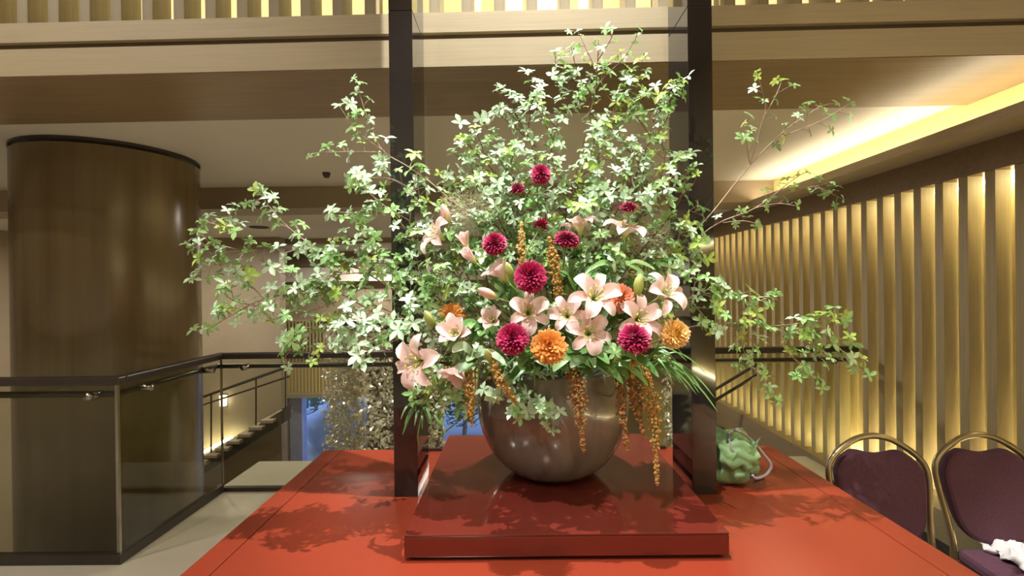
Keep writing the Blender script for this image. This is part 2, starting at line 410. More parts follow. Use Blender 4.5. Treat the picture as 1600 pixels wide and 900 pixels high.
# ---- side wall with sconce, stair
YS = 8.0
ws = struct(empty('wall_stair'))
a = P(437, 450, YS)
MB().box(-7.0, a.x, YS, YS + .2, -2.7, HS - .10).build('wall_panel', M['wallb'], ws)
st = tag(empty('staircase', (P(380, 690, 7.4).x, 7.4, -2.7)), 'dark staircase rising to the right behind the glass railing', 'staircase')
def wpt(x, y, D): return P(x, y, D) - Vector(st.location)
def bar(pts, th, D0, D1, name, m, parent, org):
    q = [P(*p, D0) - org for p in pts]
    b = MB(); b.prism([(v.x, v.z) for v in q], 'y', D0 - org.y, D1 - org.y); return b.build(name, m, parent)
org = Vector(st.location)
bar([(300, 728), (452, 634), (452, 655), (300, 752)], 0, 7.30, 7.36, 'stringer', M['dark'], st, org)
bar([(300, 726), (452, 632), (452, 655), (300, 752)], 0, 7.84, 7.90, 'stringer', M['dark'], st, org)
for i in range(9):
    p = P(305 + i * 16.5, 730 - i * 10.3, 7.6) - org
    MB().box(p.x - .09, p.x + .10, -.22, .42, p.z - .02, p.z + .02).build('tread', M['wallb'], st)
MB().tube([wpt(296, 628, 7.3), wpt(452, 572, 7.3)], .022, 8).build('handrail', M['darkmetal'], st)
MB().tube([wpt(296, 640, 7.3), wpt(452, 588, 7.3)], .014, 8).build('lower_rail', M['darkmetal'], st)
for xx, yt, yb in ((330, 617, 712), (400, 590, 668), (446, 574, 640)):
    MB().tube([wpt(xx, yt, 7.3), wpt(xx, yb, 7.3)], .012, 6).build('baluster', M['darkmetal'], st)
MB().tube([wpt(300, 716, 7.82), wpt(362, 683, 7.82)], .02, 6).build('led_strip', M['led'], st)
sc_ = tag(empty('wall_sconce', P(349, 626, YS - .06)), 'small glowing wall sconce above the staircase', 'sconce')
MB().lathe([(.001, -.09), (.05, -.08), (.055, .08), (.001, .09)], 12).build('glass_shade', M['lampglow'], sc_, True)
MB().box(-.035, .035, .04, .06, -.10, .10).build('back_plate', M['darkmetal'], sc_)
# ledge stair rails on the right side of the void
rr = tag(empty('stair_handrail', P(1150, 600, 5.5)), 'pair of slanting dark stair rails in front of the lit slats', 'handrail')
o_ = Vector(rr.location)
for (p0, p1) in (((1085, 628), (1205, 556)), ((1100, 636), (1222, 562))):
    MB().tube([P(*p0, 5.6) - o_, P(*p1, 5.2) - o_], .018, 8).build('rail', M['darkmetal'], rr)
# lower level door frames on the right
for i, (xx, hw_, mm, lab) in enumerate(((1131, .22, 'slab', 'pale lower-level door panel nearest the black post'), (1166, .16, 'wood', 'pale lower-level door panel just behind the green bag'), (1197, .08, 'slab', 'narrow lower-level door panel at the table corner'))):
    d = tag(empty('door_panel', (2.66, F * 2.66 / (xx - 805), -2.7)), lab, 'door')
    MB().box(0, .05, -hw_, hw_, 0, 2.25).build('leaf', M[mm], d)
    MB().box(-.02, .07, -hw_ - .05, -hw_, 0, 2.3).build('jamb', M['dark'], d)
    MB().box(-.02, .07, hw_, hw_ + .05, 0, 2.3).build('jamb', M['dark'], d)

# ---- gilded leaf curtains
def curtain(x0, x1, y0, y1, D, label, n, seed, sz=.05, backing=None):
    c = P((x0 + x1) / 2, y1, D); t = tag(empty('metal_leaf_curtain', (c.x, D, c.z)), label, 'curtain', 'hanging metal leaf curtains in the atrium')
    hw = (P(x1, y1, D).x - P(x0, y1, D).x) / 2; h = P(x0, y0, D).z - c.z; rnd = random.Random(seed); b = MB()
    for i in range(n):
        p = Vector((rnd.uniform(-hw, hw), rnd.uniform(-.22, .22), rnd.uniform(0, h)))
        if rnd.random() < .55 * max(0, 1 - p.z / (h * .35)) and p.x < -hw * .1: continue
        d = Vector((rnd.gauss(0, 1), rnd.gauss(-.6, .8), rnd.gauss(0, 1))).normalized()
        u = d.orthogonal().normalized(); u = (u * math.cos(i) + d.cross(u) * math.sin(i)); v = d.cross(u); s_ = sz * rnd.uniform(.6, 1.2)
        q = len(b.v)
        b.v += [tuple(p - u * s_), tuple(p + v * s_ * .6), tuple(p + u * s_), tuple(p - v * s_ * .6), tuple(p + d * s_ * .35)]
        b.f += [(q, q + 1, q + 4), (q + 1, q + 2, q + 4), (q + 2, q + 3, q + 4), (q + 3, q, q + 4)]
    stuff(b.build('metal_leaves', M['leafmetal'], t))
    m2 = MB()
    for k in range(9):
        xx = -hw + (k + .5) * hw * 2 / 9
        m2.tube([(xx, 0, 0), (xx, 0, h)], .003, 4)
    stuff(m2.build('wires', M['steel'], t))
    m3 = MB().box(-hw, hw, -.22, .22, h, h + .04); m3.build('top_rail', M['darkmetal'], t)
    if backing:
        MB().box(-hw, hw, .25, .30, -.6, h).build('backing_board', M[backing], t)
curtain(513, 568, 505, 716, 7.0, 'bright silver-gold metal leaf curtain hanging beside the garden window', 1900, 1, .045)
curtain(566, 612, 505, 730, 6.4, 'brown-backed metal leaf curtain just left of the left black post', 650, 2, .05, 'column')
curtain(612, 695, 505, 730, 6.6, 'metal leaf curtain seen between the left black post and the vase', 1100, 3, .045)
curtain(1040, 1082, 540, 700, 6.5, 'dim metal leaf curtain seen left of the right black post', 600, 4, .045)

# ---- column
cp = Vector((-3.0, 3.67))
co = tag(empty('column', (cp.x, cp.y, -2.7)), 'huge round bronze-brown column behind the glass railing', 'column')
MB().lathe([(.001, 0), (.553, 0), (.553, HS + 2.7 - .02)], 96).build('shaft', M['column'], co, True)
MB().lathe([(.545, HS + 2.70), (.557, HS + 2.70), (.557, HS + 2.718), (.545, HS + 2.718)], 96).build('top_ring', M['darkmetal'], co)

# ---- ceiling fixtures
t = tag(empty('ceiling_detector', P(510, 271, 4.25)), 'small dark round detector on the white ceiling', 'detector')
t.location.z = HS + .02
MB().lathe([(.001, -.045), (.02, -.042), (.03, -.02), (.035, 0), (.001, 0)], 16).build('dome', M['dark'], t, True)
for (x, y, lab) in ((405, 354, 'dark recessed downlight in the far ceiling above the column edge'),):
    D = 770 * (HS - .13 - 1.5) / (452 - y); t = tag(empty('downlight', (P(x, y, D).x, D, HS - .13)), lab, 'downlight')
    MB().lathe([(.10, -.012), (.125, -.012), (.125, 0), (.10, 0), (.10, -.012)], 24).build('trim_ring', M['dark'], t)
    MB().lathe([(.001, -.004), (.10, -.004)], 24).build('lens', M['dark'], t)
for i, (p_, tg, e_, an) in enumerate(SPOTS):
    t = tag(empty('spotlight', (p_[0], p_[1], ZC)), ('spotlight right above the flowers', 'spotlight above the left of the table', 'spotlight above the right of the table')[i], 'spotlight')
    MB().lathe([(.001, 0), (.05, 0), (.05, -.03), (.02, -.03), (.02, -.05), (.055, -.05), (.055, -.11), (.048, -.11), (.048, -.06), (.001, -.06)], 16).build('housing', M['dark'], t, True)

# ================================================================== GLASS RAILING
gr = tag(empty('glass_railing', (-2.18, 2.74, 0)), 'glass railing with dark handrail around the open stairwell', 'railing')
def G(x0, x1, y0, y1, z0, z1, name, m, bevel=0):
    return MB().box(x0 + 2.18, x1 + 2.18, y0 - 2.74, y1 - 2.74, z0, z1).build(name, m, gr, bevel=bevel)
XR, Y1, Y2 = -2.20, 2.70, 3.66
for (xa, xb) in ((-6.9, -5.4), (-5.39, -3.8), (-3.79, XR)): G(xa, xb, Y1, Y1 + .012, .02, 1.0, 'glass_panel', M['rail'])
G(XR - .006, XR + .006, Y1 + .014, Y2 - .003, .02, 1.0, 'glass_panel', M['rail'])
for (xa, xb) in ((XR, -.60), (-.59, 1.0), (1.01, 2.52)): G(xa, xb, Y2, Y2 + .012, .02, 1.0, 'glass_panel', M['rail'])
G(-6.9, XR + .03, Y1 - .03, Y1 + .03, .985, 1.03, 'handrail', M['darkmetal'], .008)
G(XR - .03, XR + .03, Y1 + .03, Y2 - .03, .985, 1.03, 'handrail', M['darkmetal'], .008)
G(XR - .03, 2.52, Y2 - .03, Y2 + .03, .985, 1.03, 'handrail', M['darkmetal'], .008)
G(-6.9, XR + .02, Y1 - .02, Y1 + .02, 0, .055, 'base_channel', M['darkmetal'])
G(XR - .02, XR + .02, Y1 + .02, Y2 - .02, 0, .055, 'base_channel', M['darkmetal'])
G(XR - .02, 2.52, Y2 - .02, Y2 + .02, 0, .03, 'base_channel', M['darkmetal'])
G(XR - .008, XR + .008, Y1 - .008, Y1 + .008, .055, .985, 'corner_trim', M['steel'])
G(XR - .006, XR + .006, Y2 - .006, Y2 + .006, .055, .985, 'corner_trim', M['steel'])
o_ = Vector((-2.18, 2.74, 0))
def T(a, b, r, name, m): return MB().tube([Vector(a) - o_, Vector(b) - o_], r, 10).build(name, m, gr, True)
T((-6.9, Y1 + .07, .92), (XR - .07, Y1 + .07, .92), .018, 'side_rail', M['darkmetal'])
T((XR - .07, Y1 + .07, .92), (XR - .07, Y2 + .07, .92), .018, 'side_rail', M['darkmetal'])
T((XR - .07, Y2 + .07, .92), (2.5, Y2 + .07, .92), .018, 'side_rail', M['darkmetal'])
for x in (-2.36, -3.4, -4.6, -5.8): T((x, Y1 - .012, .92), (x, Y1 + .08, .92), .022, 'standoff', M['steel'])
for y in (2.95, 3.55): T((XR + .014, y, .92), (XR - .08, y, .92), .022, 'standoff', M['steel'])
for x in (-2.03, -.9, .2, 1.3, 2.35): T((x, Y2 - .014, .92), (x, Y2 + .08, .92), .022, 'standoff', M['steel'])

# ================================================================== TABLE, PLINTH, POSTS, PANE
tb = tag(empty('display_table', (.147, 1.4, 0)), 'large red lacquered display table under the flowers', 'table')
def TB(x0, x1, y0, y1, z0, z1, name, m, bevel=.002): return MB().box(x0 - .147, x1 - .147, y0 - 1.4, y1 - 1.4, z0, z1).build(name, m, tb, bevel=bevel)
TX0, TX1, TY0, TY1, TZ = -.927, 1.222, .45, 2.372, .72
TB(TX0 + .083, TX1 - .083, TY0, TY1, TZ - .03, TZ, 'table_top', M['table'])
TB(TX0, TX0 + .080, TY0, TY1, TZ - .03, TZ, 'edge_board', M['table'])
TB(TX1 - .080, TX1, TY0, TY1, TZ - .03, TZ, 'edge_board', M['table'])
TB(TX0 + .01, TX1 - .01, TY0 + .01, TY1 - .01, TZ - .045, TZ - .0301, 'under_board', M['groove'])
TB(TX0 + .02, TX1 - .02, TY0 + .02, TY1 - .02, TZ - .16, TZ - .0451, 'apron', M['table'])
for x in (TX0 + .03, TX1 - .11):
    for y in (TY0 + .03, TY1 - .11): TB(x, x + .08, y, y + .08, 0, TZ - .16, 'leg', M['table'])

pl = tag(empty('lacquer_platform', (.137, 1.865, TZ)), 'square dark red mirror-glossy platform under the vase', 'platform')
PX0, PX1, PY0, PY1, PZ = -.325, .598, 1.397, 2.335, .796
def PB(x0, x1, y0, y1, z0, z1, name, m, bevel=.002): return MB().box(x0 - .137, x1 - .137, y0 - 1.865, y1 - 1.865, z0 - TZ, z1 - TZ).build(name, m, pl, bevel=bevel)
PB(PX0, PX1, PY0, PY1, PZ - .006, PZ, 'top_board', M['plinth'], .0015)
PB(PX0 + .002, PX1 - .002, PY0 + .002, PY1 - .002, PZ - .0075, PZ - .006, 'seam', M['groove'], 0)
PB(PX0, PX1, PY0, PY1, TZ + .012, PZ - .0075, 'body', M['plinth'], .002)
PB(PX0 + .02, PX1 - .02, PY0 + .02, PY1 - .02, TZ, TZ + .012, 'recessed_foot', M['groove'], 0)

for (xa, xb, lab) in ((-.459, -.371, 'left glossy black lacquered upright beside the flowers'), (.649, .739, 'right glossy black lacquered upright beside the flowers')):
    t = tag(empty('black_upright', ((xa + xb) / 2, 1.945, TZ)), lab, 'post')
    h = (xb - xa) / 2
    MB().box(-h, h, -.115, .115, 0, 2.53 - TZ - .003).build('lower_section', M['black'], t, bevel=.0015)
    MB().box(-h + .003, h - .003, -.112, .112, 2.53 - TZ - .003, 2.53 - TZ).build('joint', M['groove'], t)
    MB().box(-h, h, -.115, .115, 2.53 - TZ, ZC - TZ - .002).build('upper_section', M['black'], t, bevel=.0015)
gp = tag(empty('glass_screen', (.137, 2.345, TZ)), 'tall clear glass screen standing behind the vase', 'glass screen')
MB().box(-.56, .57, 0, .008, .012, 2.35).build('pane', M['pane'], gp)
MB().box(-.56, .57, -.006, .014, 0, .012).build('foot_channel', M['darkmetal'], gp)

# ================================================================== VASE
VX, VY = .135, 1.87
vz = tag(empty('flower_vase', (VX, VY, PZ)), 'big rounded taupe glazed vase on the red platform', 'vase')
prof = [(.001, 0), (.085, 0), (.13, .008), (.185, .04), (.232, .095), (.262, .155), (.279, .22), (.285, .28), (.281, .345), (.272, .395), (.268, .402), (.260, .398), (.262, .33), (.255, .25), (.001, .25)]
MB().lathe(smoothpath([(r, z, 0) for r, z in prof[:10]], 4) and [(p.x, p.y) for p in smoothpath([(r, z, 0) for r, z in prof[:10]], 4)], 72).build('body', M['vase'], vz, True)
MB().lathe([(.272, .395), (.2705, .402), (.266, .405), (.261, .402), (.259, .39), (.262, .33), (.255, .29)], 72).build('rim', M['vase'], vz, True)
MB().lathe([(.001, .33), (.2, .335), (.262, .325)], 48).build('flower_foam', M['soil'], vz, True)
VZ = PZ + .33

# ================================================================== FLOWERS AND BRANCHES
def leafverts(b, L_, W_, fold, droop, origin, ax, nrm, tip=.0):
    ax = ax.normalized(); sd = ax.cross(nrm).normalized(); nrm = sd.cross(ax).normalized()
    def q(t, s, h): return tuple(origin + ax * (L_ * t) + sd * (W_ * s) + nrm * (h - droop * t * t))
    n = len(b.v); f = fold
    b.v += [q(0, 0, 0), q(.38, -.42, f), q(.38, 0, 0), q(.38, .42, f), q(.70, -.46, f), q(.70, 0, 0), q(.70, .46, f), q(1, 0, 0)]
    b.f += [(n, n + 2, n + 1), (n, n + 3, n + 2), (n + 1, n + 2, n + 5, n + 4), (n + 2, n + 3, n + 6, n + 5), (n + 4, n + 5, n + 7), (n + 5, n + 6, n + 7)]
def whorl_mesh(seed, m, k=5, L_=.028):
    rnd = random.Random(seed); b = MB()
    a0 = rnd.uniform(0, 6.28)
    for i in range(k):
        a = a0 + i * 2 * math.pi / k + rnd.uniform(-.3, .3); el = rnd.uniform(-.15, .55)
        ax = Vector((math.cos(a) * math.cos(el), math.sin(a) * math.cos(el), math.sin(el)))
        l = L_ * rnd.uniform(.7, 1.15)
        leafverts(b, l, l * .50, l * .07, l * .22, Vector((0, 0, 0)), ax, Vector((-ax.x * .3, -ax.y * .3, 1)))
    return b.mesh('leaf_whorl', m, True)
WH = {k: [whorl_mesh(i + 10 * j, M[k], kk) for i, kk in enumerate((5, 5, 6, 4, 5, 4))] for j, k in enumerate(('leaf', 'mint', 'lime', 'deep'))}
ZUP = Vector((0, 0, 1))
def branch(label, paths, D0, D1, mix, step=19, start=.45, seed=0, size=1.0, twig='twig', side=1.0, bow=0.0, group=None, r0=.0030):
    rnd = random.Random(seed * 13 + 5)
    ang = rnd.uniform(0, 6.28); rr_ = rnd.uniform(.02, .13)
    root = Vector((VX + rr_ * math.cos(ang), VY + rr_ * math.sin(ang), VZ - .02))
    e = tag(empty('leafy_branch', root), label, 'branch', group or 'leafy branches in the vase')
    mainlen = sum(math.dist(paths[0][i], paths[0][i + 1]) for i in range(len(paths[0]) - 1)); main0 = paths[0][0]
    def depth(p):
        t = min(1.15, math.dist(p, main0) / mainlen); return D0 + (D1 - D0) * t + bow * math.sin(t * 3.14)
    tw = MB(); sites = []
    for pi, path in enumerate(paths):
        jit = 0 if pi == 0 else rnd.uniform(-.07, .07)
        pts = []
        for qi, p in enumerate(path): pts.append(P(p[0], p[1], depth(p) + jit * (qi / max(1, len(path) - 1))))
        if pi == 0: pts = [root] + pts[1:] if len(pts) > 2 else [root] + pts
        sp = smoothpath(pts, 6); n = len(sp)
        ra, rb = (r0, .0014) if pi == 0 else (.0021, .0010)
        tw.tube([v - root for v in sp], [ra + (rb - ra) * i / (n - 1) for i in range(n)], 5)
        L_ = sum((sp[i + 1] - sp[i]).length for i in range(n - 1)); stp = step * .62 * 1.8 / F
        acc = 0; nxt = L_ * (start if pi == 0 else .25)
        for i in range(n - 1):
            sl = (sp[i + 1] - sp[i]).length
            while acc + sl >= nxt:
                q = sp[i].lerp(sp[i + 1], (nxt - acc) / max(sl, 1e-6)); d = (sp[i + 1] - sp[i]).normalized()
                off = Vector((rnd.gauss(0, 1), rnd.gauss(0, 1), rnd.gauss(.25, 1))); off = (off - d * off.dot(d)).normalized()
                ln = rnd.uniform(.008, .055) * side
                end = q + (off + d * .7).normalized() * ln
                tw.tube([q - root, q.lerp(end, .5) + Vector((0, 0, .003)) - root, end - root], [.0011, .0009, .0007], 4)
                sites.append((end, (off + d * .5)))
                nxt += stp * rnd.uniform(.6, 1.4)
            acc += sl
        sites.append((sp[-1], (sp[-1] - sp[-3]).normalized()))
    tw.build('twig', M[twig], e, True)
    keys = [k for k, c in mix for _ in range(c)]
    for (p, d) in sites:
        nv = (ZUP * .55 + Vector((0, -.55, 0)) + d.normalized() * .6 + Vector((rnd.gauss(0, .4), rnd.gauss(0, .4), rnd.gauss(0, .4)))).normalized()
        me = rnd.choice(WH[rnd.choice(keys)])
        rot = nv.to_track_quat('Z', 'Y') @ Quaternion((0, 0, 1), rnd.uniform(0, 6.28))
        link('leaf_whorl', me, e, p - root, rot, size * rnd.uniform(.8, 1.3))
    return e
GL = [('leaf', 6), ('mint', 5), ('lime', 1)]
GM = [('mint', 8), ('leaf', 2), ('lime', 2)]
GR = [('leaf', 8), ('lime', 2), ('mint', 2)]
def B(*a, **k): branch(*a, **k)
# left side
B('leafy branch whose thin tip rises highest left of the left post', [[(830, 560), (770, 385), (690, 300), (640, 262), (598, 235), (577, 190), (563, 150), (560, 128)], [(598, 235), (558, 205), (530, 165)], [(595, 238), (550, 237), (500, 238)], [(577, 190), (556, 178)], [(640, 262), (648, 240)], [(600, 235), (592, 255)]], 1.80, 1.68, GL, step=26, start=.80, seed=1)
B('leafy branch fanning out just below the tallest left branch', [[(800, 570), (700, 440), (640, 365), (605, 325), (575, 300), (548, 272)], [(640, 345), (585, 310), (556, 268)], [(615, 330), (550, 333), (517, 328)], [(650, 300), (605, 278), (552, 282)], [(640, 350), (645, 300), (655, 260)], [(600, 320), (560, 345)]], 1.80, 1.66, GL, step=15, start=.60, seed=2)
B('leafy branch ending in an isolated leaf tuft above the far-left fan', [[(770, 565), (640, 470), (560, 420), (490, 385), (440, 345), (402, 298)], [(440, 345), (424, 338)], [(410, 310), (386, 318)], [(408, 305), (425, 310)], [(478, 382), (446, 395), (432, 388)], [(470, 372), (462, 350)]], 1.80, 1.62, GL, step=20, start=.62, seed=3)
B('leafy branch reaching farthest left with a forked tip', [[(760, 570), (640, 500), (520, 450), (425, 420), (372, 362), (356, 330)], [(425, 420), (385, 416), (345, 412), (300, 434)], [(372, 390), (332, 382), (300, 388)], [(374, 392), (332, 396), (312, 402)], [(372, 362), (335, 350), (316, 345)], [(385, 415), (370, 425)]], 1.80, 1.58, GL, step=17, start=.60, seed=4)
B('leafy branch drooping to a long leaf spray at lower far left', [[(760, 575), (640, 520), (520, 455), (420, 466), (370, 488), (325, 515)], [(412, 466), (386, 440), (370, 428)], [(400, 478), (365, 470), (345, 452)], [(430, 470), (405, 488), (396, 492)], [(380, 484), (352, 480), (340, 490)], [(450, 462), (428, 480)]], 1.80, 1.60, GL, step=14, start=.66, seed=5)
B('leafy branch dipping to the handrail at lower left', [[(760, 580), (640, 520), (540, 490), (480, 525), (442, 560)], [(530, 470), (480, 488), (440, 500)], [(540, 500), (500, 545), (484, 562)], [(500, 510), (470, 515), (450, 535)], [(560, 470), (520, 455), (480, 460)]], 1.80, 1.62, GL, step=13, start=.50, seed=6)
B('leafy branch spreading level through the middle of the left side', [[(780, 570), (690, 470), (620, 430), (560, 420), (515, 405)], [(580, 425), (520, 430), (470, 440)], [(600, 430), (560, 385), (540, 375)], [(640, 440), (590, 400), (575, 360)], [(560, 420), (520, 390), (490, 395)], [(540, 415), (500, 445), (470, 470)]], 1.82, 1.66, GL, step=13, start=.45, seed=7)
B('dense leafy branch crossing the left post at mid height', [[(780, 570), (700, 500), (640, 465), (600, 440), (580, 405)], [(660, 475), (620, 440), (620, 400)], [(640, 465), (590, 470), (550, 460)], [(680, 490), (660, 440), (650, 400)], [(700, 500), (680, 450), (690, 415)]], 1.80, 1.62, GL, step=12, start=.35, seed=8)
B('low dense leafy branch beside the largest left lily', [[(760, 590), (690, 545), (630, 522), (570, 530), (530, 545)], [(690, 530), (640, 500), (590, 500)], [(640, 520), (590, 545), (560, 560)], [(700, 530), (680, 490), (640, 480)], [(600, 520), (560, 500), (530, 510)]], 1.78, 1.55, GM[:2], step=11, start=.35, seed=9, size=1.15)
B('leafy spray hanging low in front of the left post foot', [[(770, 590), (710, 585), (680, 610), (650, 632)], [(710, 590), (700, 620), (690, 650)], [(700, 580), (670, 580), (655, 590)], [(720, 590), (722, 620), (735, 640)]], 1.75, 1.56, GL, step=11, start=.3, seed=10)
B('leafy branch rising behind the pink lilies left of centre', [[(790, 560), (720, 440), (685, 400), (662, 340), (652, 285)], [(690, 400), (650, 380), (630, 370)], [(700, 420), (665, 430), (640, 425)], [(670, 350), (690, 310), (700, 280)], [(720, 440), (700, 380), (712, 350)]], 1.84, 1.74, GL, step=12, start=.3, seed=11)
B('leafy spray spilling over the front of the vase', [[(800, 585), (795, 590), (800, 615), (835, 640), (852, 660)], [(805, 615), (850, 630), (860, 645)], [(795, 590), (780, 605), (772, 618)], [(810, 625), (800, 640), (808, 655)], [(800, 585), (840, 590), (860, 585)]], 1.66, 1.50, GM[:2], step=11, start=.35, seed=12)
B('leafy spray filling the gap between left lilies and burgundy bloom', [[(790, 580), (740, 510), (720, 470), (705, 440)], [(740, 510), (700, 500), (670, 500)], [(740, 520), (745, 480), (740, 450)], [(730, 500), (760, 470)]], 1.76, 1.66, GL, step=11, start=.2, seed=13)
# top
RT = dict(twig='redtwig', group='upright branches rising from the vase')
B('upright branch with the single highest leafy tip', [[(865, 560), (872, 400), (905, 250), (930, 140), (935, 62)], [(932, 110), (915, 75), (903, 48)], [(934, 95), (955, 60), (957, 45)], [(930, 140), (945, 120), (975, 90), (996, 55)], [(928, 150), (905, 120), (892, 72)]], 1.86, 1.80, GR, step=22, start=.78, seed=21, size=.8, **RT)
B('upright branch with lime leaves right of the highest tip', [[(870, 560), (890, 380), (940, 230), (965, 150), (980, 105)], [(955, 180), (990, 140), (1010, 110)], [(960, 165), (940, 130), (945, 105)], [(950, 200), (985, 170), (1015, 150)], [(945, 210), (920, 170), (905, 150)]], 1.88, 1.80, [('lime', 4), ('leaf', 4), ('mint', 4)], step=12, start=.60, seed=22, **RT)
B('upright branch with pale leaves left of the highest tip', [[(860, 560), (852, 330), (862, 230), (885, 150), (893, 112)], [(870, 200), (840, 160), (822, 112)], [(872, 190), (900, 160), (925, 140)], [(865, 220), (845, 180), (835, 150)], [(880, 160), (868, 120), (868, 80)]], 1.88, 1.82, GM, step=13, start=.66, seed=23, **RT)
B('thin branch with sparse pale tufts at the upper left of the crown', [[(850, 560), (842, 400), (835, 250), (812, 190), (775, 140)], [(830, 220), (800, 180), (785, 170)], [(825, 205), (830, 175), (840, 165)], [(812, 190), (800, 165), (798, 150)], [(838, 230), (800, 195), (775, 178)]], 1.88, 1.80, [('mint', 1)], step=17, start=.74, seed=24, **RT)
B('branch with tiered pale leaves at the left shoulder of the crown', [[(850, 560), (825, 400), (785, 290), (745, 240), (718, 215)], [(790, 300), (790, 240), (770, 215), (758, 195)], [(770, 270), (725, 250), (710, 240)], [(780, 285), (800, 250), (805, 225)], [(760, 255), (750, 220), (740, 205)]], 1.88, 1.78, GM, step=11, start=.52, seed=25, **RT)
B('branch with pale leaves spreading low on the left of the crown', [[(850, 560), (805, 400), (760, 310), (720, 280), (700, 265)], [(770, 320), (735, 310), (705, 305)], [(780, 330), (800, 290), (790, 270)], [(750, 300), (740, 270), (735, 255)], [(800, 380), (760, 340), (740, 345)]], 1.86, 1.76, GM, step=11, start=.46, seed=26, **RT)
B('branch sweeping to the right post top with a bright leafy tip', [[(880, 560), (940, 380), (1000, 260), (1030, 165), (1062, 125)], [(1010, 230), (1040, 190), (1048, 165)], [(1015, 210), (985, 170), (975, 150)], [(1020, 190), (1050, 150), (1055, 135)], [(1000, 255), (965, 215), (950, 195)]], 1.86, 1.76, GR[:2] + [('mint', 5)], step=12, start=.62, seed=27, **RT)
B('branch with pale tiers right of centre beneath the crown', [[(890, 560), (960, 400), (1020, 310), (1038, 250), (1030, 215)], [(1000, 330), (985, 280), (975, 250)], [(1010, 320), (1045, 290), (1050, 262)], [(1020, 300), (990, 240), (985, 220)], [(980, 365), (1000, 340), (1030, 330)]], 1.86, 1.76, GM, step=11, start=.48, seed=28, **RT)
B('central upright branch with dense pale leaves over the burgundy bloom', [[(870, 560), (880, 370), (900, 290), (925, 235), (930, 200)], [(895, 300), (870, 270), (862, 245)], [(900, 280), (930, 260), (950, 240)], [(885, 340), (860, 310), (840, 300)], [(890, 320), (920, 300), (940, 290)]], 1.84, 1.74, GM, step=10, start=.42, seed=29, **RT)
B('central branch with dense pale leaves above the upper right lilies', [[(880, 560), (930, 390), (965, 310), (980, 270), (1000, 235)], [(950, 340), (920, 320), (900, 325)], [(960, 320), (990, 310), (1015, 300)], [(940, 360), (920, 345), (890, 345)], [(970, 300), (945, 280), (935, 265)]], 1.84, 1.70, GM, step=10, start=.42, seed=30, **RT)
B('central left branch with dense pale leaves above the round burgundy bloom', [[(860, 560), (842, 370), (810, 290), (790, 265), (775, 240)], [(830, 330), (800, 320), (775, 318)], [(840, 350), (815, 335), (795, 340)], [(815, 295), (830, 270), (838, 240)], [(820, 310), (780, 290), (750, 285)]], 1.84, 1.72, GM, step=10, start=.42, seed=31, **RT)
B('slender branch climbing in front of the right post', [[(890, 560), (980, 420), (1045, 340), (1070, 290), (1060, 250)], [(1060, 310), (1085, 285), (1088, 258)], [(1040, 345), (1075, 330), (1090, 320)], [(1050, 330), (1035, 300), (1050, 280)], [(1000, 395), (1050, 385), (1090, 380)]], 1.84, 1.70, GR, step=15, start=.60, seed=32, **RT)
# right
B('long bare branch forking high right of the right post', [[(960, 560), (1010, 440), (1060, 385), (1110, 335), (1172, 258), (1225, 205), (1262, 178)], [(1172, 258), (1188, 200), (1196, 165), (1182, 112)], [(1192, 185), (1212, 150), (1222, 125)], [(1225, 212), (1285, 188), (1330, 160)], [(1172, 258), (1166, 215), (1172, 180)], [(1240, 195), (1275, 170), (1285, 165)]], 1.82, 1.72, GR, step=27, start=.88, seed=41, size=.85)
B('thin branch reaching right towards the lit cove', [[(960, 560), (1030, 430), (1110, 356), (1180, 325), (1240, 280), (1262, 268)], [(1180, 325), (1215, 318), (1245, 322)], [(1215, 298), (1270, 292), (1318, 312)], [(1130, 348), (1160, 345), (1185, 350)], [(1270, 292), (1300, 285)]], 1.82, 1.72, GR, step=24, start=.72, seed=42, size=.8)
B('long leafy branch stretching level to the right over the handrail', [[(950, 570), (1040, 525), (1110, 507), (1190, 510), (1262, 530), (1330, 533)], [(1150, 507), (1165, 480), (1210, 462)], [(1190, 510), (1250, 505), (1300, 488)], [(1240, 515), (1285, 500), (1322, 500)], [(1110, 507), (1150, 525), (1168, 560), (1212, 625)], [(1215, 530), (1240, 560), (1280, 595)], [(1250, 530), (1310, 560), (1350, 576)], [(1140, 507), (1170, 530), (1185, 540)], [(1270, 530), (1275, 550)]], 1.80, 1.70, GR, step=14, start=.62, seed=43)
B('leafy branch bunched on the right edge of the right post', [[(960, 560), (1050, 480), (1095, 458), (1125, 440)], [(1095, 458), (1120, 470), (1130, 492)], [(1080, 468), (1085, 440), (1078, 425)], [(1080, 470), (1105, 500), (1120, 520)], [(1100, 460), (1130, 455), (1155, 462)]], 1.80, 1.68, GR, step=11, start=.60, seed=44)
B('leafy sprig on the right post above the right lily', [[(960, 560), (1030, 430), (1072, 390), (1092, 350)], [(1072, 390), (1085, 375), (1098, 372)], [(1060, 400), (1085, 405), (1095, 400)], [(1040, 420), (1060, 375), (1062, 350)]], 1.82, 1.70, GR, step=13, start=.62, seed=45)

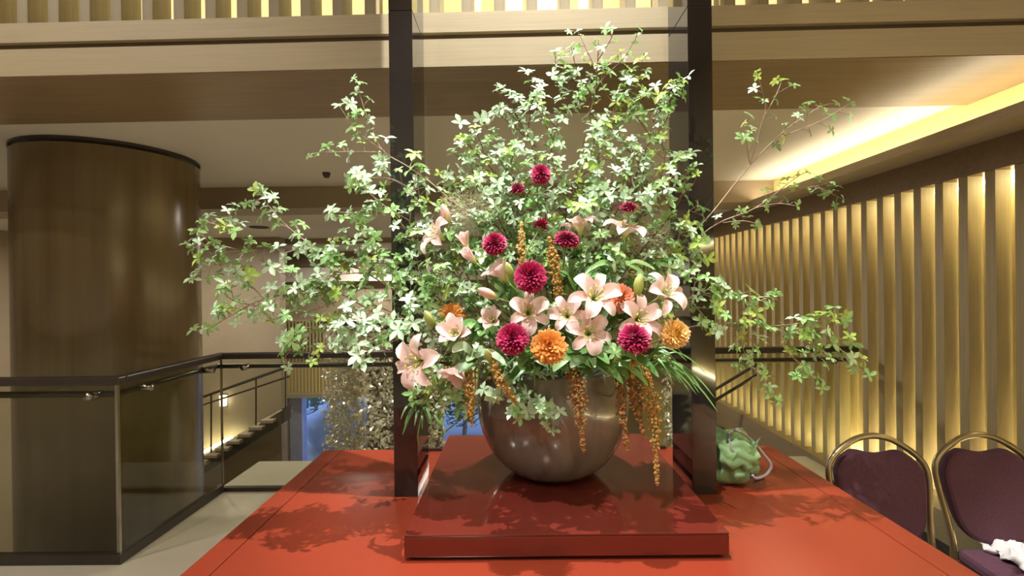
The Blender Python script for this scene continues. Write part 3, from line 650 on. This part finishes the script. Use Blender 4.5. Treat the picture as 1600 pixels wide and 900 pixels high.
GD = [('leaf', 5), ('deep', 4), ('mint', 2), ('lime', 1)]
GF = dict(group='short leafy sprigs filling the bouquet')
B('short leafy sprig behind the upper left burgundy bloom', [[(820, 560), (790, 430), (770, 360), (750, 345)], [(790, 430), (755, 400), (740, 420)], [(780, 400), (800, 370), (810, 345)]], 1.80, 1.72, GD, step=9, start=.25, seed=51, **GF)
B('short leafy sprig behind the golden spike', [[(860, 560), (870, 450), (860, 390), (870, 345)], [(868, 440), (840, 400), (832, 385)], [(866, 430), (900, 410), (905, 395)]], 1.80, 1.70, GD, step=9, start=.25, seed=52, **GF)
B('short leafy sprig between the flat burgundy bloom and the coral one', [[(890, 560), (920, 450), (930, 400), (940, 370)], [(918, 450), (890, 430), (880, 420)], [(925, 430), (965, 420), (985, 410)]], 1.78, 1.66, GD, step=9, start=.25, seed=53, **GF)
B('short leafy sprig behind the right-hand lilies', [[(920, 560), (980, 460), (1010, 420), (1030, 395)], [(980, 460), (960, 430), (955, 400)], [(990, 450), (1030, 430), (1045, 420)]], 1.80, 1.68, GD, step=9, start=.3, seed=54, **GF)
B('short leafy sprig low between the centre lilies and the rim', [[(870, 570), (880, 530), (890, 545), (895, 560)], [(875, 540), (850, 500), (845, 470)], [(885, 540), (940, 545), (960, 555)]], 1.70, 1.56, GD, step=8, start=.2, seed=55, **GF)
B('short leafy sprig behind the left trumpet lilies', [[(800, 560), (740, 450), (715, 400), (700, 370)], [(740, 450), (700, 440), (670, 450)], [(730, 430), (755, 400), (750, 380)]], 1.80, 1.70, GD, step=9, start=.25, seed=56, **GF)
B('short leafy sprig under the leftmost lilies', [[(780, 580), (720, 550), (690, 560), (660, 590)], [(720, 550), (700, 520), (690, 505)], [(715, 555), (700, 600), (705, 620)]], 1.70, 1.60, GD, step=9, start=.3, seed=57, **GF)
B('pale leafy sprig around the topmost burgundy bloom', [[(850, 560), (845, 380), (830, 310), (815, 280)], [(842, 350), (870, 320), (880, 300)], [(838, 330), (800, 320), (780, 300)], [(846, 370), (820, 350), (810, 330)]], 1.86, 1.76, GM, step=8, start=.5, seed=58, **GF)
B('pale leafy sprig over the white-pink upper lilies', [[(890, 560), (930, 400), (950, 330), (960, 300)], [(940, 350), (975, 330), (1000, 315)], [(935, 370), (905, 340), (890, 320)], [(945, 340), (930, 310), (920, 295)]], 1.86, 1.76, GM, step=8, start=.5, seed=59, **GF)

# ---------------------------------------------------------------- blooms
def stem_tube(e, base, d, tgt=None, r=.0035, m='stem'):
    rnd = random.Random(int(base.x * 9999) ^ int(base.z * 7777))
    a = rnd.uniform(0, 6.28); q = rnd.uniform(.02, .14)
    end = tgt or Vector((VX + q * math.cos(a), VY + q * math.sin(a), VZ - .03))
    L_ = (end - base).length
    mid1 = base - d * (L_ * .25); mid2 = base.lerp(end, .62); mid2.z += .02
    pts = smoothpath([base, mid1, mid2, end], 5)
    MB().tube([p - base for p in pts], r, 6).build('stem', M[m], e, True)

def petal_mesh(kind, wide, m):
    if kind == 'open': pr = [(.005, 0), (.012, .026), (.030, .050), (.056, .064), (.080, .062), (.096, .048)]
    elif kind == 'half': pr = [(.005, 0), (.011, .028), (.023, .054), (.040, .076), (.057, .090), (.070, .096)]
    else: pr = [(.005, 0), (.011, .028), (.018, .054), (.024, .080), (.027, .100), (.033, .112)]
    wd = [.009, .026, .047, .056, .043, .004] if wide else [.008, .020, .033, .040, .031, .003]
    b = MB(); fine = smoothpath([(r, z, w_) for (r, z), w_ in zip(pr, wd)], 2); pr = [(v.x, v.y) for v in fine]; wd = [v.z for v in fine]; NR = len(pr)
    for i, ((r, z), w_) in enumerate(zip(pr, wd)):
        i0 = max(i - 1, 0); i1 = min(i + 1, NR - 1)
        t = Vector((pr[i1][0] - pr[i0][0], 0, pr[i1][1] - pr[i0][1])).normalized(); nn = Vector((-t.z, 0, t.x))
        for s_ in (-1, -.5, 0, .5, 1):
            p = Vector((r, s_ * w_ * .54, z)) + nn * ((s_ * s_) * w_ * .28 + (.0018 if s_ == 0 else 0)) + Vector((0, 0, .0022 * math.sin(i * 1.05 + s_ * 3)))
            b.v.append(tuple(p))
    for i in range(NR - 1):
        for j in range(4):
            a = i * 5 + j; b.f.append((a, a + 1, a + 6, a + 5))
    return b.mesh('petal', m, True)
PET = {(k, wd): petal_mesh(k, wd, M['lily']) for k in ('open', 'half', 'closed') for wd in (True, False)}
def stamen_mesh(kind):
    b = MB(); sp_ = {'open': .026, 'half': .018, 'closed': .008}[kind]
    for i in range(6):
        a = i * math.pi / 3 + .26; c, s_ = math.cos(a), math.sin(a)
        b.tube([(0, 0, .005), (c * sp_ * .4, s_ * sp_ * .4, .04), (c * sp_, s_ * sp_, .072)], .0011, 4)
    return b.mesh('stamen_filaments', M['stem'], True)
STA = {k: stamen_mesh(k) for k in ('open', 'half', 'closed')}
ANT = MB().tube([(-.007, 0, 0), (0, 0, .0015), (.007, 0, 0)], [.0012, .0026, .0012], 5).mesh('anther', M['anther'], True)
PIS = MB().tube([(0, 0, .005), (.003, .002, .05), (.004, .003, .080)], [.0018, .0014, .0026], 5).mesh('pistil', M['stem'], True)
def lily(label, px, py, D, sc, d, kind='open', spin=0, drop=0):
    sc *= .84; d = Vector(d).normalized(); c = P(px, py, D); base = c - d * (.05 * sc)
    e = tag(empty('pink_lily', base), label, 'lily', 'pink lilies in the vase'); rnd = random.Random(int(px * 3 + py))
    rot = d.to_track_quat('Z', 'Y') @ Quaternion((0, 0, 1), spin)
    for i in range(6):
        wd = i % 2 == 0
        q = rot @ Quaternion((0, 0, 1), i * math.pi / 3) @ Quaternion((0, 1, 0), rnd.uniform(-.10, .12) + (0 if wd else .06))
        link('petal', PET[(kind, wd)], e, (0, 0, 0), q, (sc * rnd.uniform(.94, 1.06), sc * rnd.uniform(.95, 1.1), sc))
    if kind != 'closed':
        fl_ = link('stamen_filaments', STA[kind], e, (0, 0, 0), rot, sc)
        sp_ = {'open': .026, 'half': .018}[kind]
        for i in range(6):
            a = i * math.pi / 3 + .26
            link('anther', ANT, fl_, (math.cos(a) * sp_, math.sin(a) * sp_, .073), Quaternion((0, 0, 1), a + 1.57))
        link('pistil', PIS, e, (0, 0, 0), rot, sc)
    stem_tube(e, base, d)
T_ = -1
lily('largest pale pink lily flaring at the far left edge of the bouquet', 650, 566, 1.50, 1.12, (-.55, -.8, .05), 'open', .3)
lily('pale pink lily tucked behind and above the largest left lily', 712, 522, 1.58, .95, (-.2, -.8, .5), 'half', .9)
lily('drooping pink lily hanging above the left amaranth tassel', 715, 578, 1.58, .95, (-.45, -.5, -.75), 'half', .2)
lily('pink lily directly above the orange chrysanthemum', 826, 487, 1.52, .86, (.05, -1, .28), 'open', .5)
lily('pale lily with a green-yellow throat left of the centre-right pair', 886, 492, 1.52, .78, (-.15, -1, .35), 'open', 1.0)
lily('large pink lily in front of the coral chrysanthemum', 930, 462, 1.50, 1.0, (.1, -.9, .5), 'open', .15)
lily('peach pink lily low between the green leaves right of centre', 921, 520, 1.50, .86, (.0, -1, .25), 'open', .75)
lily('pink lily directly above the right burgundy chrysanthemum', 1001, 497, 1.52, .92, (.25, -1, .30), 'open', .4)
lily('pink lily in front of the right black post', 1042, 457, 1.56, .98, (.45, -.7, .45), 'open', .95)
lily('pink lily in profile at the upper left of the bouquet', 680, 366, 1.68, .95, (-.75, -.5, .45), 'open', .5)
lily('pale pink lily seen from behind above the flat burgundy bloom', 905, 352, 1.70, .86, (-.1, .1, 1), 'open', .2)
lily('pink lily with upswept petals at the upper right of the bouquet', 978, 357, 1.68, .95, (.15, -.35, .9), 'open', .7)
lily('half-open pink lily peeking left of the lower burgundy bloom', 770, 500, 1.55, .68, (-.35, -.8, .5), 'half', .4)
lily('pink lily in profile left of the largest burgundy bloom', 783, 428, 1.58, .92, (-.6, -.25, .75), 'half', .1)
lily('closed pink trumpet lily at the left above the half-open one', 735, 402, 1.62, .70, (-.6, -.4, .65), 'closed', .3)
lily('slim pale trumpet lily leaning left of the upper burgundy bloom', 727, 378, 1.66, .66, (-.3, -.3, .9), 'closed', .6)

def budmesh(m):
    pr = [(.001, 0), (.008, .006), (.014, .024), (.018, .045), (.015, .066), (.007, .082), (.001, .087)]
    b = MB(); n = 18
    for r, z in pr:
        for j in range(n):
            a = 2 * math.pi * j / n; k = 1 + .10 * math.cos(3 * a); b.v.append((r * k * math.cos(a), r * k * math.sin(a), z))
    for i in range(len(pr) - 1):
        for j in range(n): b.f.append((i * n + j, i * n + (j + 1) % n, (i + 1) * n + (j + 1) % n, (i + 1) * n + j))
    return b.mesh('bud', m, True)
BUD = {'pink': budmesh(M['bud']), 'green': budmesh(M['gbud'])}
def bud(label, px, py, D, sc, d, col):
    d = Vector(d).normalized(); base = P(px, py, D) - d * .043 * sc
    e = tag(empty('lily_bud', base), label, 'flower bud', 'lily buds in the vase')
    link('bud', BUD[col], e, (0, 0, 0), d.to_track_quat('Z', 'Y'), sc); stem_tube(e, base, d, r=.0026)
bud('pink lily bud pointing left beneath the profile lily', 763, 459, 1.52, .85, (-.8, -.3, .4), 'pink')
bud('plump green lily bud near the right post', 998, 447, 1.54, .90, (.1, -.2, .95), 'green')
bud('pink lily bud standing tallest at the upper left', 697, 336, 1.70, .92, (-.3, -.1, .95), 'pink')
bud('slim green bud against the left of the largest burgundy bloom', 797, 424, 1.54, .72, (-.35, -.2, .9), 'green')
bud('pale yellow-green bud left of the lilies on the post', 672, 498, 1.60, .75, (-.5, -.3, .8), 'green')
bud('small yellow bud just left of the lower burgundy bloom', 763, 556, 1.50, .62, (-.2, -.5, .8), 'green')

def mum_mesh(m, seed, R_=.055, n=230, flat=1.0, spread_=118, wid=.0048, ragged=0):
    rnd = random.Random(seed); b = MB(); ga = math.pi * (3 - 5 ** .5)
    cmin = math.cos(R(spread_))
    for i in range(n):
        c = 1 - (1 - cmin) * (i + .5) / n; th = math.acos(c); a = i * ga + rnd.uniform(-.1, .1)
        d = Vector((math.sin(th) * math.cos(a), math.sin(th) * math.sin(a), math.cos(th)))
        sdv = Vector((-math.sin(a), math.cos(a), 0)); nn = d.cross(sdv)
        L_ = R_ * rnd.uniform(.88, 1.04) * (1 + ragged * rnd.uniform(-.35, .2)); q = len(b.v)
        curl = nn * (R_ * rnd.uniform(.02, .14))
        for t, ww, h in ((.30, .5, 0), (.72, 1.0, .3), (.93, .8, .8), (1.0, .15, 1.1)):
            p = d * (L_ * t) - curl * h + nn * 0
            for s_ in (-1, 1): b.v.append(tuple(Vector((p.x + sdv.x * s_ * wid * ww, p.y + sdv.y * s_ * wid * ww, (p.z + sdv.z * s_ * wid * ww) * flat)) + d * (.0015 * (1 if abs(s_) else 0))))
        for k_ in range(3): b.f.append((q + k_ * 2, q + k_ * 2 + 1, q + k_ * 2 + 3, q + k_ * 2 + 2))
    return b.mesh('petals', m)
CORE = {}
def mum(label, px, py, D, dia, d, m, seed, flat=1.0, n=230, ragged=0, name='chrysanthemum', wid=.0048):
    R_ = dia / 2 * D / F; d = Vector(d).normalized(); c = P(px, py, D)
    e = tag(empty(name, c), label, 'chrysanthemum', 'chrysanthemums in the vase')
    rot = d.to_track_quat('Z', 'Y')
    o = link('petals', mum_mesh(M[m], seed, .055, n, flat, wid=wid, ragged=ragged), e, (0, 0, 0), rot, R_ / .055); stuff(o)
    b = MB().lathe([(.001, -.030), (.018, -.026), (.027, -.006), (.030, .008), (.022, .022 * flat), (.001, .030 * flat)], 16)
    link('flower_head', b.mesh('flower_head', M[m], True), e, (0, 0, 0), rot, R_ / .055)
    b = MB().lathe([(.001, -.045), (.006, -.044), (.016, -.034), (.026, -.022), (.030, -.012)], 12)
    link('calyx', b.mesh('calyx', M['stem'], True), e, (0, 0, 0), rot, R_ / .055)
    stem_tube(e, c - d * R_ * .5, d, r=.003)
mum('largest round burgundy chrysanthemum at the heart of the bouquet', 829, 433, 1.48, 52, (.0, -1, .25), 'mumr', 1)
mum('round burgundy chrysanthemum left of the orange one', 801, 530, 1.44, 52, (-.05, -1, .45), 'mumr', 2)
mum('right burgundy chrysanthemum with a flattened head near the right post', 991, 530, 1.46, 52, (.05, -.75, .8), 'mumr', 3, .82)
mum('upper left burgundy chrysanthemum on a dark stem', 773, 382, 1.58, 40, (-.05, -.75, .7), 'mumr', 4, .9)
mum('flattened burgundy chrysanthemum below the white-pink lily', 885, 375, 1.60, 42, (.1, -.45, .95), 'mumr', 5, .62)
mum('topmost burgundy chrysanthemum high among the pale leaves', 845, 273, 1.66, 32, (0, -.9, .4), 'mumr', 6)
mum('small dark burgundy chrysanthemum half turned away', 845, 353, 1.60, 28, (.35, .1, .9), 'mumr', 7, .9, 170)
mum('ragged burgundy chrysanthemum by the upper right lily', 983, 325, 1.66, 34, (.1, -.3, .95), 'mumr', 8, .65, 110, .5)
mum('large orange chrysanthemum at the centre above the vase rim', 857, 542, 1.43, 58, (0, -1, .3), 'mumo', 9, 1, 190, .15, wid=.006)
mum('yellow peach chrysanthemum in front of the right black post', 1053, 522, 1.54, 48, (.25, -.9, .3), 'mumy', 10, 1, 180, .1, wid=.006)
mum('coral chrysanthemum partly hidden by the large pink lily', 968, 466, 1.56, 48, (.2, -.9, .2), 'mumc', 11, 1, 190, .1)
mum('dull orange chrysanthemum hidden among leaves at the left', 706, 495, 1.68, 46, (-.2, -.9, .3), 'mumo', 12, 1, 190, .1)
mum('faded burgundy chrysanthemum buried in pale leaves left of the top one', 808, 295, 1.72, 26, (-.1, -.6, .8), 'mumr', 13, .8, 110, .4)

def tassel(label, pts, D, wid, m, seed, dens=1.0, cat='amaranth', side=3):
    rnd = random.Random(seed); w_ = smoothpath([P(x, y, D + dd) for x, y, dd in pts], 8); base = w_[0]
    e = tag(empty('amaranth_tassel', base), label, cat, 'amaranth tassels and spikes')
    MB().tube([p - base for p in w_], .0025, 5).build('core_stem', M['stem'], e)
    b = MB(); n = len(w_)
    L_ = sum((w_[i + 1] - w_[i]).length for i in range(n - 1)); cnt = int(L_ / .0028 * dens * 4.0)
    for i in range(cnt):
        t = (i + rnd.random()) / cnt; x = t * (n - 1); k_ = min(int(x), n - 2); p = w_[k_].lerp(w_[k_ + 1], x - k_)
        env = wid * (.55 + .45 * math.sin(min(1, t * 1.6) * 2.2)) * (1 if t < .55 else max(.14, 1 - (t - .55) / .45 * .92))
        env *= 1.5; env *= .72 + .45 * math.sin(t * 37 + seed) * math.sin(t * 13)
        o = Vector((rnd.gauss(0, 1), rnd.gauss(0, 1), rnd.gauss(0, 1))).normalized() * env * rnd.uniform(.45, 1.0)
        s_ = rnd.uniform(.0030, .0056); b.blob(p + o - base, (s_, s_, s_ * 1.3))
    stuff(b.build('seed_clusters', M[m], e))
tassel('rust amaranth tassel draping over the front of the vase', [(893, 575, -.02), (900, 600, -.08), (905, 640, -.10), (912, 705, -.10)], 1.57, .027, 'rust', 1)
tassel('longest amaranth tassel trailing past the right of the vase', [(1000, 560, 0), (1012, 610, -.06), (1022, 660, -.08), (1027, 757, -.08)], 1.60, .026, 'gold', 2)
tassel('amaranth tassel hanging inside the longest one on the right', [(985, 560, 0), (988, 600, -.05), (996, 640, -.06), (1008, 685, -.06)], 1.60, .020, 'rust', 3)
tassel('amaranth tassel along the right shoulder of the vase', [(965, 580, 0), (970, 620, -.05), (974, 660, -.06), (980, 705, -.06)], 1.60, .016, 'rust', 4)
tassel('golden amaranth tassel over the left shoulder of the vase', [(770, 550, -.02), (775, 580, -.07), (790, 605, -.09), (808, 632, -.09)], 1.60, .020, 'gold', 5)
tassel('slim amber amaranth tassel left of the vase', [(730, 580, 0), (733, 600, -.03), (735, 635, -.03), (737, 665, -.03)], 1.60, .016, 'gold', 6)
tassel('upright wheat-coloured flower spike above the largest bloom', [(818, 440, 0), (816, 405, 0), (815, 375, 0), (815, 348, 0)], 1.62, .013, 'wheat', 7, 1.6)
tassel('golden upright spike right of the largest burgundy bloom', [(872, 470, 0), (868, 430, 0), (864, 400, 0), (858, 372, 0)], 1.58, .020, 'gold', 8, 1.2)
tassel('short golden amaranth hanging below the right burgundy bloom', [(992, 548, 0), (990, 565, -.02), (988, 590, -.03)], 1.53, .013, 'gold', 9)

def plume(label, px, py, D, rx, rz, seed):
    c = P(px, py, D); e = tag(empty('smoke_bush_plume', c), label, 'smoke bush', 'smoke bush plumes'); rnd = random.Random(seed); b = MB()
    for i in range(2600):
        d = Vector((rnd.gauss(0, 1), rnd.gauss(0, 1), rnd.gauss(0, 1))).normalized(); r = rnd.random() ** .5
        p = Vector((d.x * rx, d.y * rx, d.z * rz)) * r; q = p + (d + Vector((rnd.gauss(0, .6), rnd.gauss(0, .6), rnd.gauss(0, .6)))).normalized() * rnd.uniform(.012, .03)
        s_ = (q - p).orthogonal().normalized() * .0008; k_ = len(b.v)
        b.v += [tuple(p - s_), tuple(p + s_), tuple(q)]; b.f.append((k_, k_ + 1, k_ + 2))
    stuff(b.build('plume_hairs', M['smoke'], e)); stem_tube(e, Vector(c), Vector((0, -.2, 1)).normalized(), r=.002)
plume('fluffy beige smoke bush plume left of the crown', 740, 330, 1.80, .13, .08, 1)
plume('fluffy beige smoke bush plume right below the crown', 1010, 380, 1.80, .10, .08, 2)
plume('fluffy beige smoke bush plume behind the upper burgundy blooms', 800, 340, 1.84, .12, .07, 3)

# broad and narrow foliage
def longleaf(b, pts, wid):
    sp = smoothpath(pts, 4); n = len(sp); q = len(b.v)
    for i, p in enumerate(sp):
        t = i / (n - 1); d = (sp[min(i + 1, n - 1)] - sp[max(i - 1, 0)]).normalized()
        s_ = d.cross(Vector((0, -.8, .6))).normalized(); w_ = wid * math.sin(math.pi * (.08 + .90 * t)) ** .8
        b.v += [tuple(p - s_ * w_), tuple(p + Vector((0, .0, -w_ * .35))), tuple(p + s_ * w_)]
    for i in range(n - 1):
        for j in range(2): a = q + i * 3 + j; b.f.append((a, a + 1, a + 4, a + 3))
def foliage(label, px, py, D, n, lo, hi, wid, seed, m='deep', dirs=(-1, 1), drop=.5, name='foliage_stem', rise=.6):
    rnd = random.Random(seed); c = P(px, py, D); e = tag(empty(name, c), label, 'foliage', 'green foliage filling the bouquet')
    for i in range(n):
        a = rnd.uniform(dirs[0], dirs[1]) * 1.57; L_ = rnd.uniform(lo, hi)
        d = Vector((math.sin(a), -rnd.uniform(.15, .9), math.cos(a) * rise + rnd.uniform(-.2, .3))).normalized()
        o = Vector((rnd.gauss(0, .015), rnd.gauss(0, .015), rnd.gauss(0, .012)))
        p3 = o + d * L_ + Vector((0, 0, -L_ * drop)); b = MB(); longleaf(b, [o, o + d * L_ * .4 + Vector((0, 0, L_ * .05)), o + d * L_ * .75 - Vector((0, 0, L_ * drop * .4)), p3], wid * rnd.uniform(.7, 1.2))
        b.build('leaf', M[rnd.choice(m if isinstance(m, (list, tuple)) else [m])], e, True)
    stem_tube(e, Vector(c), Vector((0, -.2, 1)).normalized(), r=.0025)
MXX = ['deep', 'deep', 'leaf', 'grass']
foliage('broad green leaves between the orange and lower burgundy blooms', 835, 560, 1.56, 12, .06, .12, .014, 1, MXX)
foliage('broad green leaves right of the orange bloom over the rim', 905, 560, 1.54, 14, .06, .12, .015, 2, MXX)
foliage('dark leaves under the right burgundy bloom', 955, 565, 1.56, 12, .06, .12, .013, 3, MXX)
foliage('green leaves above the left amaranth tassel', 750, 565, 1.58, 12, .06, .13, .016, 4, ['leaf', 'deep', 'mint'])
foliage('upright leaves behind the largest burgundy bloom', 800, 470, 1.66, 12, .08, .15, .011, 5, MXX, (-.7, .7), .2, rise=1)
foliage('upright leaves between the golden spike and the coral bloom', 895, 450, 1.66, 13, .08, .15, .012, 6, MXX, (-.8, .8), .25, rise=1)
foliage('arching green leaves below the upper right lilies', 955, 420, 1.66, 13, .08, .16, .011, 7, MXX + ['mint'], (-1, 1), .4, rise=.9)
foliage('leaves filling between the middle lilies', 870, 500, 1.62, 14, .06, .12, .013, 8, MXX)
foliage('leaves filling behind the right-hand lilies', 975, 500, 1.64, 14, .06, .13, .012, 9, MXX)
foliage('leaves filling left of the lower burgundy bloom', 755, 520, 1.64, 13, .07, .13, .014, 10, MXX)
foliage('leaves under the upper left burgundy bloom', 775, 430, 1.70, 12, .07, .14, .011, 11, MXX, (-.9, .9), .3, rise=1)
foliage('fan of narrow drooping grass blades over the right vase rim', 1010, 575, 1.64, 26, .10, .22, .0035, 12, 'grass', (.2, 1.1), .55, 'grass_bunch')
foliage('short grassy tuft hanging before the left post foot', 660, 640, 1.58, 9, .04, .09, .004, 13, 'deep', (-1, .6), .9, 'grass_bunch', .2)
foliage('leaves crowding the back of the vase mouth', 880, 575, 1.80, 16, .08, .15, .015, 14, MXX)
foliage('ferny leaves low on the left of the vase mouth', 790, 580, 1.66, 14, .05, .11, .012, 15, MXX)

# ================================================================== GREEN BAG
bc = P(1148, 763, 1.90)
bg = tag(empty('pouch_bag', (bc.x, 1.93, TZ)), 'crumpled green pouch bag with grey cord handle on the table', 'bag')
b = MB(); n, mq = 30, 48; rnd = random.Random(5)
for i in range(n + 1):
    t = i / n; z = .205 * (1 - (1 - t) ** 1.0)
    rr_ = (math.sin(min(1, t * 3.2) * 1.57) ** .6) * (1 - .42 * t ** 2.2) if t < .999 else .02
    for j in range(mq):
        a = 2 * math.pi * j / mq
        wr_ = 1 + .09 * math.sin(5 * a + 9 * t) + .07 * math.sin(9 * a - 14 * t) + .05 * math.sin(15 * a + 5 * t) - .12 * math.exp(-((t - .36) / .05) ** 2)
        b.v.append((.108 * rr_ * wr_ * math.cos(a) - .012 * t, .07 * rr_ * wr_ * math.sin(a) + .02 * t, z + .012 * math.sin(3 * a + 1) * t * (t < .98)))
for i in range(n):
    for j in range(mq): b.f.append((i * mq + j, i * mq + (j + 1) % mq, (i + 1) * mq + (j + 1) % mq, (i + 1) * mq + j))
b.f.append(tuple(j for j in reversed(range(mq))))
b.build('pouch', M['bag'], bg, True)
b = MB()
for i in range(9):
    t = i / 8
    for j in range(9):
        s_ = j / 8 - .5
        b.v.append((s_ * (.17 - .05 * t) - .005 + .010 * math.sin(t * 9 + s_ * 4), -.060 - .016 * math.sin(t * 2.6) - .006 * math.sin(s_ * 21 + t * 8) - .005 * math.sin(t * 17 - s_ * 5), .185 - .10 * t + .012 * math.sin(s_ * 13 + 1)))
for i in range(8):
    for j in range(8): a = i * 9 + j; b.f.append((a, a + 1, a + 10, a + 9))
f_ = b.build('front_flap', M['bag'], bg, True); sm = f_.modifiers.new('thickness', 'SOLIDIFY'); sm.thickness = .005
MB().tube(smoothpath([(-.02, -.03, .20), (.0, -.045, .222), (.05, -.05, .19), (.11, -.05, .12), (.13, -.05, .085), (.11, -.055, .055), (.06, -.08, .05), (.04, -.085, .065)], 5), .0055, 8).build('cord_handle', M['strap'], bg, True)
MB().tube(smoothpath([(-.02, -.03, .20), (-.03, -.06, .18), (-.025, -.075, .15)], 5), .005, 8).build('cord_end', M['strap'], bg, True)
MB().box(.034, .056, -.086, -.078, .05, .075).build('buckle_patch', M['dark'], f_, bevel=.004)
MB().tube(smoothpath([(.07, -.03, .012), (.11, -.03, .03), (.118, -.01, .02), (.09, .0, .01)], 5), .003, 6).build('side_loop', M['dark'], bg, True)

# ================================================================== CHAIRS
def chair(label, x, y, rz):
    e = tag(empty('banquet_chair', (x, y, 0), rz), label, 'chair', 'banquet chairs beside the table')
    lean = lambda z: .10 * max(0, z - .42) / .5
    def pt(px_, z): return (px_, .20 + lean(z), z)
    half = [(.205, .40), (.195, .47), (.20, .56), (.215, .68), (.222, .76), (.205, .815), (.15, .865), (.075, .905), (0, .918)]
    path = [pt(a, z) for a, z in half] + [pt(-a, z) for a, z in reversed(half[:-1])]
    e.scale = (.86, .95, .94)
    MB().tube(smoothpath(path, 4), .0135, 10).build('back_frame', M['frame'], e, True)
    out = [(0, .846), (.04, .851), (.085, .860), (.12, .856), (.165, .825), (.192, .785), (.198, .745), (.190, .67), (.172, .58), (.14, .525), (.09, .495), (0, .485)]
    poly = out + [(-a, z) for a, z in reversed(out[1:-1])]
    sp = smoothpath([(a, 0, z) for a, z in poly + [poly[0]]], 3)[:-1]
    cz = sum(p.z for p in sp) / len(sp); b = MB(); k_ = len(sp)
    layers = [(.93, -.024), (.985, -.018), (1, 0), (.985, .018), (.93, .024)]
    for s_, dy in layers:
        for p in sp:
            z = cz + (p.z - cz) * s_; b.v.append((p.x * s_, .195 + lean(z) + dy, z))
    for i in range(4):
        for j in range(k_): b.f.append((i * k_ + j, i * k_ + (j + 1) % k_, (i + 1) * k_ + (j + 1) % k_, (i + 1) * k_ + j))
    b.f += [tuple(reversed(range(k_))), tuple(range(4 * k_, 5 * k_))]
    b.build('backrest', M['purple'], e)
    MB().prism([(-.20, .19), (-.225, -.17), (-.19, -.22), (.19, -.22), (.225, -.17), (.20, .19)], 'z', .415, .475).build('seat', M['purple'], e, bevel=.02)
    MB().tube([(-.20, .20, .405), (-.225, -.19, .405), (.225, -.19, .405), (.20, .20, .405)], .012, 8, True).build('seat_frame', M['frame'], e)
    for s_ in (-1, 1):
        MB().tube([(s_ * .205, .20, .42), (s_ * .21, .24, .2), (s_ * .215, .29, 0)], .0125, 8).build('leg', M['frame'], e, True)
        MB().tube([(s_ * .215, -.18, .41), (s_ * .22, -.20, 0)], .0125, 8).build('leg', M['frame'], e, True)
        MB().tube([(s_ * .213, .25, .16), (s_ * .219, -.19, .16)], .008, 8).build('stretcher', M['frame'], e, True)
    return e
c1 = P(1358, 690, 2.04); c2 = P(1527, 683, 2.04)
chair('purple banquet chair half hidden by the table edge', c1.x, 1.77, R(-5))
chair('purple banquet chair with a white cloth on its seat', c2.x, 1.77, R(-3))
nc = P(1598, 862, 1.86)
nk = tag(empty('white_napkin', (nc.x, 1.86, .448)), 'crumpled white cloth lying on the chair seat', 'cloth')
b = MB(); rnd = random.Random(9)
for i in range(15):
    for j in range(15):
        u, v = i / 14 - .5, j / 14 - .5
        b.v.append((u * .15 + .012 * math.sin(v * 17), v * .19 + .01 * math.sin(u * 21), .022 + .018 * math.sin(u * 16 + v * 7) * math.cos(v * 13) + .022 * (1 - (u * u + v * v) * 4) + rnd.uniform(-.002, .002)))
for i in range(14):
    for j in range(14): a = i * 15 + j; b.f.append((a, a + 15, a + 16, a + 1))
k_ = b.build('folded_cloth', M['napkin'], nk, True); sm = k_.modifiers.new('thickness', 'SOLIDIFY'); sm.thickness = .006
